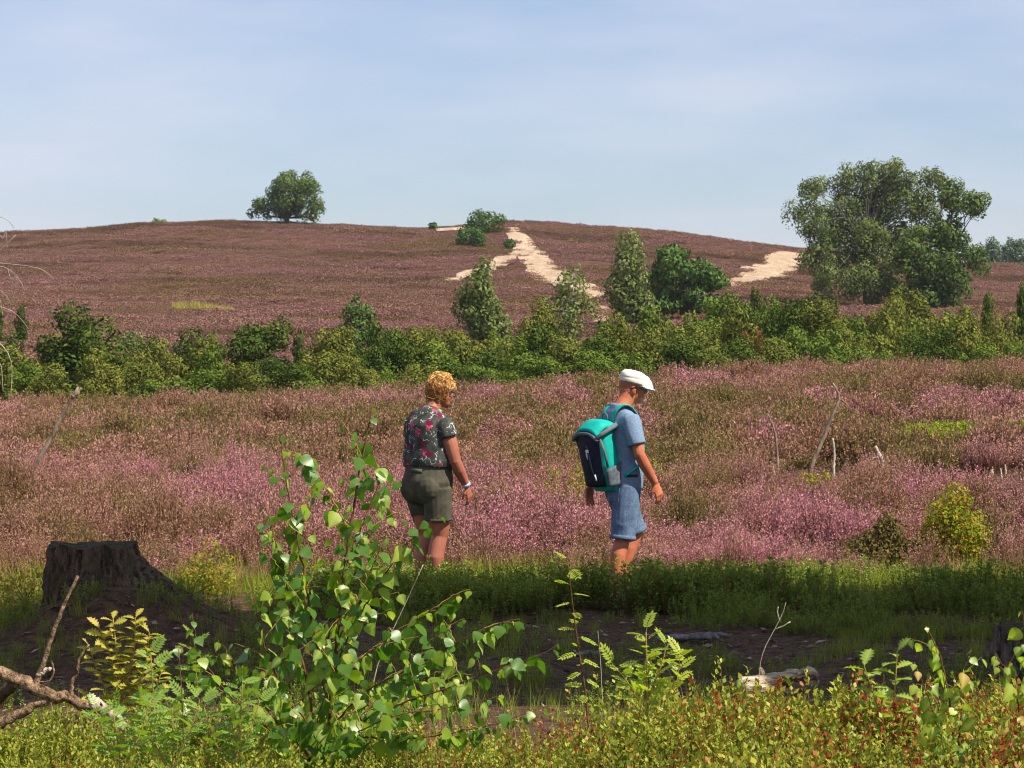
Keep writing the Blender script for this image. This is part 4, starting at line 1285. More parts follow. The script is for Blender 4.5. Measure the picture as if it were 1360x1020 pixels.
mb.obj('brim', M_CAP, cap_o)
# sunglasses
mb = MB()
for q in (-1, 1):
    mb.ell(Ch + Mh @ np.array([0.088, q * 0.037, 0.002]), (0.012, 0.034, 0.024), Mh @ np.array(Matrix.Rotation(q * 0.45, 3, 'Z')))
gl = NT('mirror_lens'); gl.bsdf(s2l((52, 130, 190)), 0.15, None, 0.8, Metallic=0.5)
sg = mb.obj('sunglasses', gl.m, man)
M_FRAME = flat_mat('glasses_frame', (28, 30, 34), 0.4)
for q in (-1, 1):
    mb = MB()
    mb.tube([Ch + Mh @ np.array(p) for p in ((0.086, q * 0.066, 0.010), (0.05, q * 0.079, 0.012), (-0.005, q * 0.084, 0.008), (-0.03, q * 0.080, -0.006))], 0.004, 6)
    mb.obj('temple', M_FRAME, sg)
for q in (-1, 1):
    mb = MB(); mb.ell(Ch + Mh @ np.array([0.074, q * 0.031, 0.004]), 0.012)
    mb.obj('eye', M_EYE, man)
M_SHOE = flat_mat('shoe_grey', (92, 84, 76), 0.8, 0.2, 0.3)
for an in (aR, aL):
    mb = MB(); shoe(mb, (an[0], an[1], max(0, an[2] - 0.1)), (1, 0, 0)); mb.obj('shoe', M_SHOE, man)
# belt pouch strap at the hip
mb = MB(); mb.tube([(0.132, -0.05, 0.955), (0.10, -0.13, 0.952), (0.02, -0.185, 0.95), (-0.06, -0.178, 0.95)], 0.004, 6, rb=0.012, ref=(0.5, -1, 0))
mb.obj('waist_strap', flat_mat('strap_black', (48, 52, 58), 0.7), man)

# =============================== backpack
bp = empty('backpack', (mx0, PY, gz(mx0, PY)), HM_)
tag(bp, 'turquoise backpack with dark navy front panel on the man\'s back', 'backpack')
M_TEAL = cloth_mat('bag_turquoise', lambda g, O: g.mix(g.mr(g.noise(O, 14, 3), 0.3, 0.7), s2l((24, 182, 166)), s2l((10, 158, 146))), 0.6, 600, 0.35)
M_NAVY = cloth_mat('bag_navy', lambda g, O: g.mix(g.mr(g.noise(O, 20, 3), 0.3, 0.7), s2l((46, 52, 66)), s2l((34, 38, 50))), 0.7, 500, 0.3)
M_GREY = cloth_mat('bag_grey', lambda g, O: g.mix(g.mr(g.noise(O, 40, 3), 0.3, 0.7), s2l((112, 118, 122)), s2l((88, 92, 98))), 0.8, 500, 0.2)
M_WHITE = flat_mat('bag_white', (228, 230, 230), 0.6)
tb = 0.20                      # lean: top leans away from the shoulders
Mb = rotm(0.16, -tb)
bc = np.array([-0.180, 0.0, 1.085])
def bpt(x_, y_, z_): return bc + Mb @ np.array([x_, y_, z_])
def rbox(mb, zs, hx, hy, pw=4.0, n=28, xo=None):
    """stack of rounded-rectangle rings"""
    V, Fq = [], []
    for k, z_ in enumerate(zs):
        for j in range(n):
            a = 2 * math.pi * j / n
            ca, sa = math.cos(a), math.sin(a)
            q = (abs(ca) ** pw + abs(sa) ** pw) ** (-1 / pw)
            V.append(bpt(hx[k] * ca * q + (xo[k] if xo else 0), hy[k] * sa * q, z_))
    for k in range(len(zs) - 1):
        for j in range(n):
            i2 = (j + 1) % n
            Fq.append((k * n + j, k * n + i2, (k + 1) * n + i2, (k + 1) * n + j))
    Fq.append(tuple(range(n - 1, -1, -1))); Fq.append(tuple((len(zs) - 1) * n + j for j in range(n)))
    mb.add(V, Fq)
mb = MB()
rbox(mb, [-0.26, -0.245, -0.20, -0.05, 0.10, 0.17, 0.21, 0.235], [0.045, 0.075, 0.092, 0.100, 0.095, 0.088, 0.075, 0.045], [0.09, 0.122, 0.14, 0.146, 0.136, 0.126, 0.108, 0.08], 2.6, 32, [0.02, 0.012, 0.005, 0, 0.0, 0.002, 0.01, 0.02])
bag = bake(mb.obj('bag_body', M_TEAL, bp), 0.007, 4)
wrinkle(bag, 0.009, 12, 24)
# lid
mb = MB()
V, Fq = [], []
nu_, nv_ = 13, 10
for i in range(nu_):
    for j in range(nv_):
        s_ = i / (nu_ - 1); t_ = j / (nv_ - 1)
        x_ = 0.088 - 0.205 * s_
        z_ = 0.262 + 0.030 * math.sin(s_ * math.pi * 0.9) - 0.09 * max(0, s_ - 0.5) ** 1.2
        y_ = (t_ - 0.5) * 0.29
        z_ -= 0.055 * abs(2 * t_ - 1) ** 3
        V.append(bpt(x_, y_, z_))
for i in range(nu_ - 1):
    for j in range(nv_ - 1):
        a = i * nv_ + j
        Fq.append((a, a + 1, a + nv_ + 1, a + nv_))
mb.add(V, Fq)
lid = mb.obj('lid', M_TEAL, bp)
so = lid.modifiers.new('thick', 'SOLIDIFY'); so.thickness = 0.03; so.offset = -1
mb = MB()
e_ = [bpt(-0.120, (t_ - 0.5) * 0.30, 0.205 - 0.055 * abs(2 * t_ - 1) ** 3) for t_ in np.linspace(0, 1, 9)]
mb.tube(e_, 0.014, 8)
mb.obj('piping', M_GREY, lid)
mb = MB()
for q in (-1, 1):
    mb = MB(); mb.tube([bpt(-0.118, q * 0.15, 0.17), bpt(-0.03, q * 0.157, 0.205), bpt(0.08, q * 0.15, 0.235)], 0.012, 8, ref=(0, 1, 0), rb=0.018)
    mb.obj('piping', M_GREY, lid)
# navy front panel
V, Fq = [], []
for i in range(9):
    for j in range(9):
        s_ = i / 8; t_ = j / 8
        y_ = (t_ - 0.5) * (0.225 + 0.03 * s_)
        z_ = -0.20 + 0.385 * s_
        x_ = -0.105 - 0.012 * math.sin(s_ * math.pi) + 0.028 * abs(2 * t_ - 1) ** 3 - 0.008 * math.sin(t_ * math.pi)
        V.append(bpt(x_, y_, z_))
for i in range(8):
    for j in range(8):
        a = i * 9 + j; Fq.append((a, a + 9, a + 10, a + 1))
mb = MB(); mb.add(V, Fq)
pan = mb.obj('front_panel', M_NAVY, bp)
so = pan.modifiers.new('thick', 'SOLIDIFY'); so.thickness = 0.022; so.offset = 0
mb = MB(); mb.tube([bpt(-0.131, -0.02, 0.115), bpt(-0.137, -0.045, 0.05), bpt(-0.139, -0.055, -0.05), bpt(-0.135, -0.072, -0.14)], 0.005, 6)
mb.obj('zip', M_GREY, pan)
for zz, yq in ((0.06, -0.02), (-0.10, -0.085)):
    mb = MB(); mb.tube([bpt(-0.141, yq, zz), bpt(-0.143, yq - 0.008, zz - 0.045)], 0.006, 6)
    mb.obj('zip_pull', M_WHITE, pan)
mb = MB(); mb.box(bpt(-0.139, -0.03, 0.075), (0.004, 0.035, 0.022), Mb); mb.obj('badge', M_WHITE, pan, smooth=False)
# side pockets, compression straps, buckles
for q in (-1, 1):
    V, Fq = [], []
    for i in range(7):
        for j in range(7):
            s_, t_ = i / 6, j / 6
            V.append(bpt(-0.075 + 0.15 * t_, q * (0.142 + 0.016 * math.sin(t_ * math.pi)), -0.21 + (0.13 + 0.04 * t_) * s_))
    for i in range(6):
        for j in range(6):
            a = i * 7 + j; Fq.append((a, a + 1, a + 8, a + 7))
    mb = MB(); mb.add(V, Fq)
    p_ = mb.obj('side_pocket', M_GREY, bp)
    so = p_.modifiers.new('thick', 'SOLIDIFY'); so.thickness = 0.012; so.offset = 0
    mb = MB(); mb.tube([bpt(-0.09, q * 0.150, 0.16), bpt(-0.07, q * 0.156, 0.06), bpt(-0.065, q * 0.158, -0.06)], 0.003, 6, ref=(0, 1, 0), rb=0.011)
    mb.obj('strap', M_GREY, bp)
# haul loop
mb = MB(); mb.tube([bpt(0.09, -0.03, 0.25), bpt(0.094, -0.028, 0.30), bpt(0.096, 0, 0.318), bpt(0.094, 0.028, 0.30), bpt(0.09, 0.03, 0.25)], 0.007, 8)
mb.obj('haul_loop', M_GREY, bp)
# shoulder straps
for q in (-1, 1):
    pts = [bpt(0.10, q * 0.055, 0.21), (-0.115, q * 0.085, 1.425), (-0.06, q * 0.095, 1.478), (0.0, q * 0.105, 1.472), (0.055, q * 0.112, 1.410), (0.088, q * 0.118, 1.33), (0.102, q * 0.125, 1.22), (0.088, q * 0.155, 1.11), (0.04, q * 0.20, 1.02), (-0.08, q * 0.19, 0.96), bpt(0.09, q * 0.13, -0.2)]
    pts = np.array(pts, float)
    tt = np.linspace(0, len(pts) - 1, 41); ppp = np.stack([np.interp(tt, range(len(pts)), pts[:, k]) for k in range(3)], 1)
    for _ in range(3): ppp[1:-1] = (ppp[:-2] + ppp[1:-1] * 2 + ppp[2:]) / 4
    mb = MB(); mb.tube(ppp, np.r_[np.full(26, 0.026), np.linspace(0.026, 0.012, 15)], 10, ref=(0, 1, 0), rb=0.008)
    st = mb.obj('shoulder_strap', M_TEAL, bp)
    mb = MB(); mb.tube(ppp[:25] - np.array([0, 0, 0.007]), 0.029, 8, ref=(0, 1, 0), rb=0.004); mb.obj('strap_edge', M_GREY, st)

# =============================== the woman
HW = math.radians(50)
cW, sW = math.cos(HW), math.sin(HW)
def wo(u, z, yl): return np.array([(u + yl * sW) / cW, yl, z])
wx0 = float(px2x(569, PY))
wom = empty('person', (wx0, PY, gz(wx0, PY) - 0.01), HW)
tag(wom, 'woman with curly golden hair, floral blouse and dark olive shorts walking', 'person')
M_SKIN_W = skin_mat('skin_woman', (176, 110, 86), (150, 86, 66))
Cw = np.array([0.138, -0.014, 1.548])
Mw = rotm(math.radians(-6), math.radians(12))
mb = MB()
head_shape(mb, Cw, Mw, 0.95)
mb.tube([(0.0, 0, 1.36), (0.035, -0.003, 1.42), (0.075, -0.006, 1.48), (0.10, -0.008, 1.54)], [0.075, 0.058, 0.052, 0.055], 14, ref=Yv, rb=[0.07, 0.058, 0.055, 0.057])
mb.tube([(0, 0, 0.78), (0, 0, 0.9), (0.01, 0, 1.03), (0.01, 0, 1.18), (0.0, 0, 1.30), (0.0, 0, 1.385), (0.015, 0, 1.42)],
        [0.19, 0.19, 0.175, 0.175, 0.168, 0.125, 0.065], 18, ref=Yv, rb=[0.14, 0.145, 0.138, 0.135, 0.115, 0.08, 0.06])
sR = np.array([-0.015, -0.175, 1.302]); eR = wo(0.205, 1.025, -0.245); wR = wo(0.288, 0.85, -0.245)
mb.tube([sR + [0, 0.07, -0.02], sR, sR * 0.5 + eR * 0.5 + [0.0, -0.004, 0], eR], [0.06, 0.065, 0.057, 0.044], 14)
mb.tube([eR + [0, 0, 0.01], eR * 0.68 + wR * 0.32, eR * 0.25 + wR * 0.75, wR], [0.044, 0.046, 0.034, 0.027], 12)
hand(mb, wR, wR - eR + np.array([0.0, 0.0, -0.18]), (-0.1, 0.9, -0.1), -1, 0.5, 0.95)
sL = np.array([0.01, 0.165, 1.298]); eL = np.array([0.075, 0.200, 1.04]); wL = np.array([0.235, 0.15, 0.94])
mb.tube([sL - [0, 0.07, 0.02], sL, sL * 0.5 + eL * 0.5, eL], [0.06, 0.063, 0.053, 0.043], 14)
mb.tube([eL, eL * 0.68 + wL * 0.32, eL * 0.25 + wL * 0.75, wL], [0.043, 0.044, 0.034, 0.027], 12)
hand(mb, wL, wL - eL + np.array([0.0, -0.02, -0.06]), (0.0, -0.9, -0.2), 1, 0.5, 0.95)
kLw = wo(-0.01, 0.47, 0.085); aLw = wo(-0.07, 0.09, 0.08)
kRw = wo(0.085, 0.475, -0.085); aRw = wo(0.045, 0.09, -0.075)
for kn, an, yl in ((kLw, aLw, 0.095), (kRw, aRw, -0.095)):
    hp = np.array([0.0, yl, 0.86])
    mb.tube([hp, hp * 0.6 + kn * 0.4, kn * 0.85 + hp * 0.15, kn], [0.105, 0.096, 0.074, 0.062], 16)
    fw = np.array([-0.022, 0, 0])
    mb.tube([kn + [0, 0, 0.02], kn * 0.78 + an * 0.22 + fw * 0.7, kn * 0.6 + an * 0.4 + fw, kn * 0.3 + an * 0.7 + fw * 0.3, an], [0.060, 0.062, 0.063, 0.046, 0.036], 16)
    mb.tube([an + [0, 0, 0.01], an + [0.03, 0, -0.04], an + [0.11, 0, -0.06]], [0.036, 0.038, 0.024], 10)
bake(mb.obj('body', M_SKIN_W, wom), 0.0055, 3)

# blouse: charcoal with white line work and crimson flowers
def bcol(g, O):
    Q = g.mapv(O, (1, 1, 1))
    w = g.noise(O, 16, 3)
    wv = g.n('MixRGB') if False else None
    warp = g.n('VectorMath', operation='ADD'); g.l(O, warp.inputs[0])
    nz = g.n('TexNoise'); nz.inputs['Scale'].default_value = 14; nz.inputs['Detail'].default_value = 3; g.l(O, nz.inputs['Vector'])
    sc = g.n('VectorMath', operation='SCALE'); g.l(nz.outputs['Color'], sc.inputs[0]); sc.inputs[3].default_value = 0.07
    g.l(sc.outputs[0], warp.inputs[1])
    W = warp.outputs[0]
    base = g.mix(g.mr(w, 0.4, 0.65), s2l((58, 60, 54)), s2l((84, 86, 76)))
    v1 = g.n('TexVoronoi', feature='DISTANCE_TO_EDGE'); v1.inputs['Scale'].default_value = 20; g.l(W, v1.inputs['Vector'])
    lines = g.mr(v1.outputs['Distance'], 0.05, 0.02)
    lines = g.math('MULTIPLY', lines, g.mr(g.noise(O, 22, 3), 0.52, 0.58))
    c = g.mix(lines, base, s2l((206, 204, 200)))
    st = g.n('TexVoronoi', feature='F1'); st.inputs['Scale'].default_value = 42; g.l(g.mapv(W, (1, 1, 0.35), (0.4, 0.3, 0)), st.inputs['Vector'])
    c = g.mix(g.math('MULTIPLY', g.mr(st.outputs['Distance'], 0.25, 0.2), g.mr(g.noise(O, 9, 2), 0.52, 0.58)), c, s2l((190, 190, 192)))
    v2 = g.n('TexVoronoi', feature='F1'); v2.inputs['Scale'].default_value = 12.5; g.l(W, v2.inputs['Vector'])
    sp = g.n('SeparateColor'); g.l(v2.outputs['Color'], sp.inputs[0])
    fl = g.math('MULTIPLY', g.mr(g.math('ADD', v2.outputs['Distance'], g.math('MULTIPLY', g.noise(O, 55, 3), 0.5)), 0.66, 0.60), g.mr(sp.outputs[0], 0.36, 0.38))
    red = g.mix(g.mr(g.noise(O, 60, 3), 0.4, 0.62), s2l((150, 30, 62)), s2l((224, 92, 120)))
    red = g.mix(g.mr(sp.outputs[1], 0.45, 0.55), red, s2l((108, 28, 62)))
    return g.mix(fl, c, red)
M_BLOUSE = cloth_mat('blouse_floral', bcol, 0.85, 400, 0.15)
mb = MB()
mb.tube([(0.0, 0, 0.985), (0.004, 0, 1.03), (0.01, 0, 1.12), (0.006, 0, 1.22), (-0.004, 0, 1.31), (0.0, 0, 1.385), (0.022, 0, 1.425)],
        [0.205, 0.216, 0.208, 0.200, 0.188, 0.150, 0.074], 24, ref=Yv, rb=[0.160, 0.166, 0.160, 0.155, 0.14, 0.10, 0.068])
for sh, el in ((sR, eR), (sL, eL)):
    out = np.array([0, -1.0 if sh[1] < 0 else 1.0, 0])
    mb.tube([sh - out * 0.09, sh + out * 0.0 + [0, 0, 0.006], sh * 0.68 + el * 0.32 + out * 0.008], [0.070, 0.072, 0.074], 16, ref=X)
o = bake(mb.obj('blouse', M_BLOUSE, wom), 0.0065, 6)
wrinkle(o, 0.008, 8, 34, (1.2, 1.2, 0.5))
# neck band
mb = MB()
a_ = np.linspace(0, 2 * np.pi, 29)
mb.tube(np.stack([0.03 + 0.076 * np.cos(a_), 0.080 * np.sin(a_), 1.418 + 0.02 * np.cos(a_) * -1], 1), 0.006, 6)
mb.obj('necklace', flat_mat('necklace_yellow', (214, 196, 110), 0.5), wom)

M_SHORTS = cloth_mat('shorts_olive', lambda g, O: g.mix(g.mr(g.noise(O, 12, 4), 0.35, 0.68), s2l((70, 66, 54)), s2l((94, 90, 76))), 0.85, 420, 0.3)
hL = wo(-0.015, 0.60, 0.095); hR = wo(0.075, 0.595, -0.095)
mb = MB()
mb.tube([(0, 0, 0.73), (-0.006, 0, 0.80), (-0.012, 0, 0.88), (0, 0, 0.95), (0.004, 0, 1.03)], [0.15, 0.192, 0.203, 0.196, 0.188], 22, ref=Yv, rb=[0.10, 0.15, 0.163, 0.155, 0.146])
mb.ell((-0.075, 0.075, 0.84), (0.10, 0.105, 0.12)); mb.ell((-0.075, -0.075, 0.84), (0.10, 0.105, 0.12))
for hm, yl in ((hL, 0.098), (hR, -0.098)):
    hp = np.array([-0.012, yl, 0.84])
    mb.tube([hp, hp * 0.5 + hm * 0.5, hm], [0.112, 0.108, 0.100], 18)
o = bake(mb.obj('shorts', M_SHORTS, wom), 0.006, 6)
wrinkle(o, 0.006, 10, 54, (1, 1, 0.8))
for hm, yl in ((hL, 0.098), (hR, -0.098)):
    hp = np.array([-0.012, yl, 0.84]); t = (hm - hp) / np.linalg.norm(hm - hp)
    mb = MB(); mb.tube([hm - t * 0.022, hm - t * 0.010, hm + t * 0.002], [0.1025, 0.1045, 0.1025], 24); mb.obj('hem', M_SHORTS, o)
mb = MB(); mb.tube([(-0.15 + 0.0, -0.07, 0.965), (-0.165, -0.02, 0.968), (-0.165, 0.03, 0.968)], 0.003, 6, rb=0.018, ref=(1, 0, 0)); mb.obj('belt_loop', M_SHORTS, o)
# bracelet
t = wR - eR; t = t / np.linalg.norm(t)
mb = MB(); mb.tube([wR - t * 0.028, wR - t * 0.018, wR - t * 0.006], [0.034, 0.0355, 0.034], 14)
mb.obj('bracelet', flat_mat('bracelet_blue', (178, 196, 224), 0.4), wom)
for q in (-1, 1):
    mb = MB(); mb.ell(Cw + Mw @ np.array([0.070, q * 0.030, 0.004]), 0.0115); mb.obj('eye', M_EYE, wom)
mb = MB()
for q in (-1, 1):
    mb.tube([Cw + Mw @ np.array([0.088 + 0.002 * math.sin(a), q * 0.034 + 0.022 * math.cos(a), 0.0 + 0.018 * math.sin(a)]) for a in np.linspace(0, 6.283, 15)], 0.0025, 5)
    mb.tube([Cw + Mw @ np.array(p) for p in ((0.086, q * 0.056, 0.006), (0.05, q * 0.074, 0.008), (-0.01, q * 0.08, 0.004))], 0.0028, 5)
mb.obj('glasses', flat_mat('glasses_dark', (40, 34, 34), 0.4), wom)
for an in (aLw, aRw):
    mb = MB(); shoe(mb, (an[0], an[1], max(0, an[2] - 0.1)), (1, 0, 0), 0.92); mb.obj('shoe', M_SHOE, wom)
# curly hair: hundreds of short curled locks over the scalp
g = NT('hair_golden')
at = g.attr(); sp = g.n('SeparateColor'); g.l(at.outputs['Color'], sp.inputs[0])
hc = g.mix(sp.outputs[0], s2l((128, 76, 36)), s2l((218, 160, 78)))
hc = g.mix(g.mr(sp.outputs[1], 0.75, 0.85), hc, s2l((244, 206, 132)))
g.bsdf(hc, 0.42, None, 0.5)
M_HAIR = g.m
rng = np.random.RandomState(77)
mb = MB()
mb.ell(Cw + Mw @ np.array([-0.018, 0, 0.036]), (0.094, 0.080, 0.084), Mw, col=(0.1, 0.1, 0))
mb.ell(Cw + Mw @ np.array([-0.055, 0, -0.02]), (0.052, 0.066, 0.075), Mw, col=(0.1, 0.1, 0))
for i in range(3000):
    d = nrm(rng.normal(size=3))
    if d[2] < -0.75: continue
    if d[0] > 0.45 and d[2] < 0.30: continue            # face stays free
    if d[0] > 0.12 and d[2] < -0.05: continue
    p = np.array([-0.018, 0, 0.034]) + d * np.array([0.093, 0.079, 0.084])
    if d[2] < 0: p[0] -= 0.012; p[2] -= 0.055 * (-d[2])
    tn = rng.normal(size=3) * 0.6 + np.array([-0.25, 0, -0.75 if d[2] < 0.5 else -0.1])
    tgt = nrm(tn - d * tn.dot(d) + d * rng.uniform(-0.02, 0.22))
    ax = nrm(np.cross(d, tgt)); ax2 = np.cross(ax, tgt)
    ln = rng.uniform(0.04, 0.075); cr = rng.uniform(0.004, 0.010); ph = rng.uniform(0, 6.28); tw = rng.uniform(1.5, 3.4)
    pts = []
    H0 = np.array([-0.018, 0, 0.034]) if d[2] >= 0 else np.array([-0.030, 0, 0.034 + 0.055 * d[2]])
    lift = rng.uniform(0.97, 1.14) + 0.10 * max(0, d[2]) + (rng.uniform(0, 0.22) if rng.uniform() < 0.3 else 0)
    for k in range(7):
        q = p + tgt * ln * k / 6 - H0
        q = q / np.linalg.norm(q / np.array([0.093, 0.079, 0.084])) * (lift + 0.085 * math.sin(k * 1.1 + ph))
        pts.append(Cw + Mw @ (H0 + q + (ax * math.cos(ph + tw * k / 6) + ax2 * math.sin(ph + tw * k / 6)) * cr * 0.6))
    low = 1.0 if d[2] > 0.0 else 0.45  # lower locks darker and without pale strands: sunlit crown painted into the colour
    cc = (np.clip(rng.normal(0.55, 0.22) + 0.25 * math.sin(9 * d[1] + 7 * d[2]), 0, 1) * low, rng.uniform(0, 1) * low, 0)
    mb.tube(pts, np.array([0.0018, 0.0024, 0.0026, 0.0024, 0.0021, 0.0015, 0.0005]), 4, cc)
mb.obj('hair', M_HAIR, wom)

# ------------------------------------------------------------------ stumps, dead wood
def stump_mat(name, c1, c2, c3):
    g = NT(name)
    O = g.objc()
    n1 = g.noise(g.mapv(O, (1, 1, 0.22)), 26, 6, 0.7); n2 = g.noise(O, 7, 4); n3 = g.noise(O, 90, 3)
    c = g.mix(g.mr(n1, 0.38, 0.62), s2l(c1), s2l(c2))
    c = g.mix(g.mr(n2, 0.52, 0.7), c, s2l(c3))
    c = g.mix(g.mr(n3, 0.64, 0.72, 0, 0.6), c, s2l((150, 140, 128)))
    g.bsdf(c, 0.95, g.bump(g.math('ADD', n1, g.math('MULTIPLY', n3, 0.4)), 1.0, 0.03), 0.1)
    return g.m
def stump(label, x, y, zt, r, flare, cols, seed, zb=None, ridge=0.06):
    """flare: list of (angle, amount, width) root spurs"""
    rng = np.random.RandomState(seed)
    zb = (gz(x, y) if zb is None else zb) - 0.10
    root = empty('tree_stump', (x, y, zb)); tag(root, label, 'tree stump')
    H = zt - zb
    na, nz = 150, 44
    ang = np.linspace(0, 2 * np.pi, na, endpoint=False)
    V = []
    for k in range(nz):
        t = k / (nz - 1)
        rr = r * (1 + 0.10 * (1 - t)) + np.zeros(na)
        for a0, am, wd in flare:
            d = np.abs((ang - a0 + np.pi) % (2 * np.pi) - np.pi)
            rr = rr + am * np.exp(-(d / wd) ** 2) * (1 - t) ** 2.2
        z = H * t
        n_ = fbm(np.cos(ang) * 4 + 9 + np.sin(ang) * 1.3, np.sin(ang) * 4 + t * 0.9, seed) - 0.5
        n2 = vn(ang * 11, np.full(na, t * 2.2), seed + 3) - 0.5
        n3 = fbm(ang * 26, np.full(na, t * 9.0), seed + 11) - 0.5
        rr = rr * (1 + ridge * 2.8 * n_ + ridge * 1.4 * n2 + ridge * 2.0 * n3)
        zz = z + (0.06 * (vn(ang * 2.0, ang * 0 + 2, seed + 5) - 0.5) + 0.02 * (vn(ang * 7, ang * 0, seed + 6) - 0.5)) * t
        X_, Y_ = np.cos(ang) * rr, np.sin(ang) * rr * 0.92
        zz = zz + (ground(x + X_, y + Y_) - gz(x, y)) * (1 - t) ** 1.3
        V.append(np.stack([X_, Y_, zz], 1))
    top = V[-1]
    V = np.concatenate(V)
    Fq = [(k * na + j, k * na + (j + 1) % na, (k + 1) * na + (j + 1) % na, (k + 1) * na + j) for k in range(nz - 1) for j in range(na)]
    mb = MB(); mb.add(V, Fq)
    mb.obj('bark', stump_mat('stump_bark', *cols), root)
    V = [top]; Fq = []
    for k in range(1, 6):
        s_ = 1 - k / 5.2
        q = top.copy(); q[:, :2] *= s_; q[:, 2] = top[:, 2] * s_ + (H - 0.012) * (1 - s_) + 0.014 * (vn(q[:, 0] * 30, q[:, 1] * 30, seed) - 0.5)
        V.append(q)
    for k in range(5):
        for j in range(na):
            Fq.append((k * na + j, k * na + (j + 1) % na, (k + 1) * na + (j + 1) % na, (k + 1) * na + j))
    Fq.append(tuple(5 * na + j for j in range(na)))
    mb = MB(); mb.add(np.concatenate(V), Fq)
    mb.obj('cut_face', stump_mat('stump_top', (62, 58, 46), (96, 88, 70), (70, 74, 46)), root)
    return root
stump('weathered dark stump with long root spur on the shaded mound', float(px2x(123, 17.3)), 17.3, float(row2z(722, 17.3)), 0.265,
      [(0.0, 0.62, 0.50), (3.3, 0.02, 0.5), (4.6, 0.14, 0.35), (1.6, 0.2, 0.5), (5.5, 0.2, 0.3)], ((44, 36, 30), (120, 98, 80), (96, 86, 56)), 601, ridge=0.085)
stump('pale grey furrowed stump at the right end of the path', float(px2x(1374, 15.4)), 15.4, float(row2z(829, 15.4)), 0.195,
      [(3.4, 0.05, 0.5), (5.0, 0.05, 0.4)], ((52, 44, 40), (128, 114, 102), (92, 80, 72)), 602, ridge=0.11)

def smooth_path(p, n=24):
    p = np.asarray(p, float)
    d = np.r_[0, np.cumsum(np.linalg.norm(np.diff(p, axis=0), axis=1))]
    t = np.linspace(0, d[-1], n)
    q = np.stack([np.interp(t, d, p[:, k]) for k in range(3)], 1)
    for _ in range(2): q[1:-1] = (q[:-2] + 2 * q[1:-1] + q[2:]) / 4
    return q
def pxpath(pts, y, dy=0.0, rng=None):
    return np.array([(px2x(p[0], y + (p[2] if len(p) > 2 else 0)), y + (p[2] if len(p) > 2 else 0), row2z(p[1], y + (p[2] if len(p) > 2 else 0))) for p in pts], float)
def knotty(mb, path, r0, r1, rng, n=26, sides=8, kn=0.09):
    q = smooth_path(path, n)
    t = np.linspace(0, 1, n)
    rr = (r0 + (r1 - r0) * t) * (1 + kn * rng.normal(size=n))
    q[1:-1] += rng.normal(0, 0.18, (n - 2, 3)) * rr[1:-1, None]
    mb.tube(q, rr, sides)
    return q
rng = np.random.RandomState(21)
# fallen branch in the left foreground
fb = empty('fallen_branch', (float(px2x(60, 8.2)), 8.2, gz(float(px2x(60, 8.2)), 8.2))); tag(fb, 'forked dead branch lying in the lower left foreground bilberry', 'branch')
off = np.array(fb.location)
M_FB = bark_mat('fallen_bark', (214, 178, 140), (80, 54, 38), 55, 0.8, 1.0, 0.05)
def fbpart(nm, pts, r0, r1, parent=fb, y=8.2, mat=None):
    mb = MB(); knotty(mb, pxpath(pts, y) - off, r0, r1, rng); return mb.obj(nm, mat or M_FB, parent)
fbpart('stem', [(-90, 852), (-20, 886), (25, 905), (60, 922), (105, 932), (140, 948), (168, 962)], 0.024, 0.015)
fbpart('limb', [(-60, 992), (-10, 968), (30, 945), (70, 926)], 0.019, 0.013)
fbpart('limb', [(-40, 950, 0.1), (0, 925, 0.1), (22, 905, 0)], 0.018, 0.015, mat=M_DEAD_DARK)
tw = fbpart('twig', [(46, 918), (50, 896), (58, 880), (70, 842), (86, 800), (103, 765)], 0.009, 0.004)
fbpart('twig', [(50, 898), (60, 890), (66, 889)], 0.008, 0.006, mat=M_DEAD)
fbpart('twig', [(95, 930), (95, 905), (103, 895), (104, 876), (118, 856)], 0.006, 0.003)
fbpart('twig', [(68, 878), (72, 892), (66, 905), (52, 906)], 0.003, 0.002)
mb = MB(); knotty(mb, pxpath([(124, 936), (150, 950), (166, 968)], 8.05) - off, 0.020, 0.013, rng); mb.obj('peeled_end', M_DEAD, fb)

# pale log chunk on the path, bark slabs, twigs
def log_piece(name, label, px, y, z, ln, r, yaw, pitch, mat, seed, cat='log', sides=18, flat=1.0):
    rng = np.random.RandomState(seed)
    x = float(px2x(px, y)); root = empty(name, (x, y, z)); tag(root, label, cat)
    d = np.array([math.cos(yaw) * math.cos(pitch), math.sin(yaw) * math.cos(pitch), math.sin(pitch)])
    n = 16
    t = np.linspace(-0.5, 0.5, n)
    mb = MB()
    rr = r * (1 + 0.04 * rng.normal(size=n)); rr[0] *= 0.72; rr[-1] *= 0.6; rr[1] *= 0.95
    mb.tube(d * ln * t[:, None] + rng.normal(0, 0.004, (n, 3)) + np.array([0, 0, 1]) * (0.25 * (1 - flat) * r * np.cos(t * 3)[:, None]), rr, sides, ref=np.cross(d, [0, 0, 1]), rb=rr * flat)
    return root, mb, mat
g = NT('log_wood')
lo = g.objc()
l1 = g.noise(g.mapv(lo, (0.18, 1, 1), (0, 0, -0.2)), 34, 5, 0.65); l2 = g.noise(g.mapv(lo, (0.5, 1, 1)), 11, 4)
lc = g.mix(g.mr(l1, 0.35, 0.6), s2l((120, 92, 66)), s2l((228, 208, 178)))
lc = g.mix(g.mr(l2, 0.52, 0.60), lc, s2l((84, 62, 46)))
g.bsdf(lc, 0.9, g.bump(l1, 1.0, 0.04), 0.15)
M_LOG = g.m
root, mb, mat = log_piece('log', 'short pale weathered log lying at the front edge of the path', 1034, 14.35, 0.10, 0.42, 0.060, 0.2, 0.12, M_LOG, 31)
mb.obj('wood', mat, root)
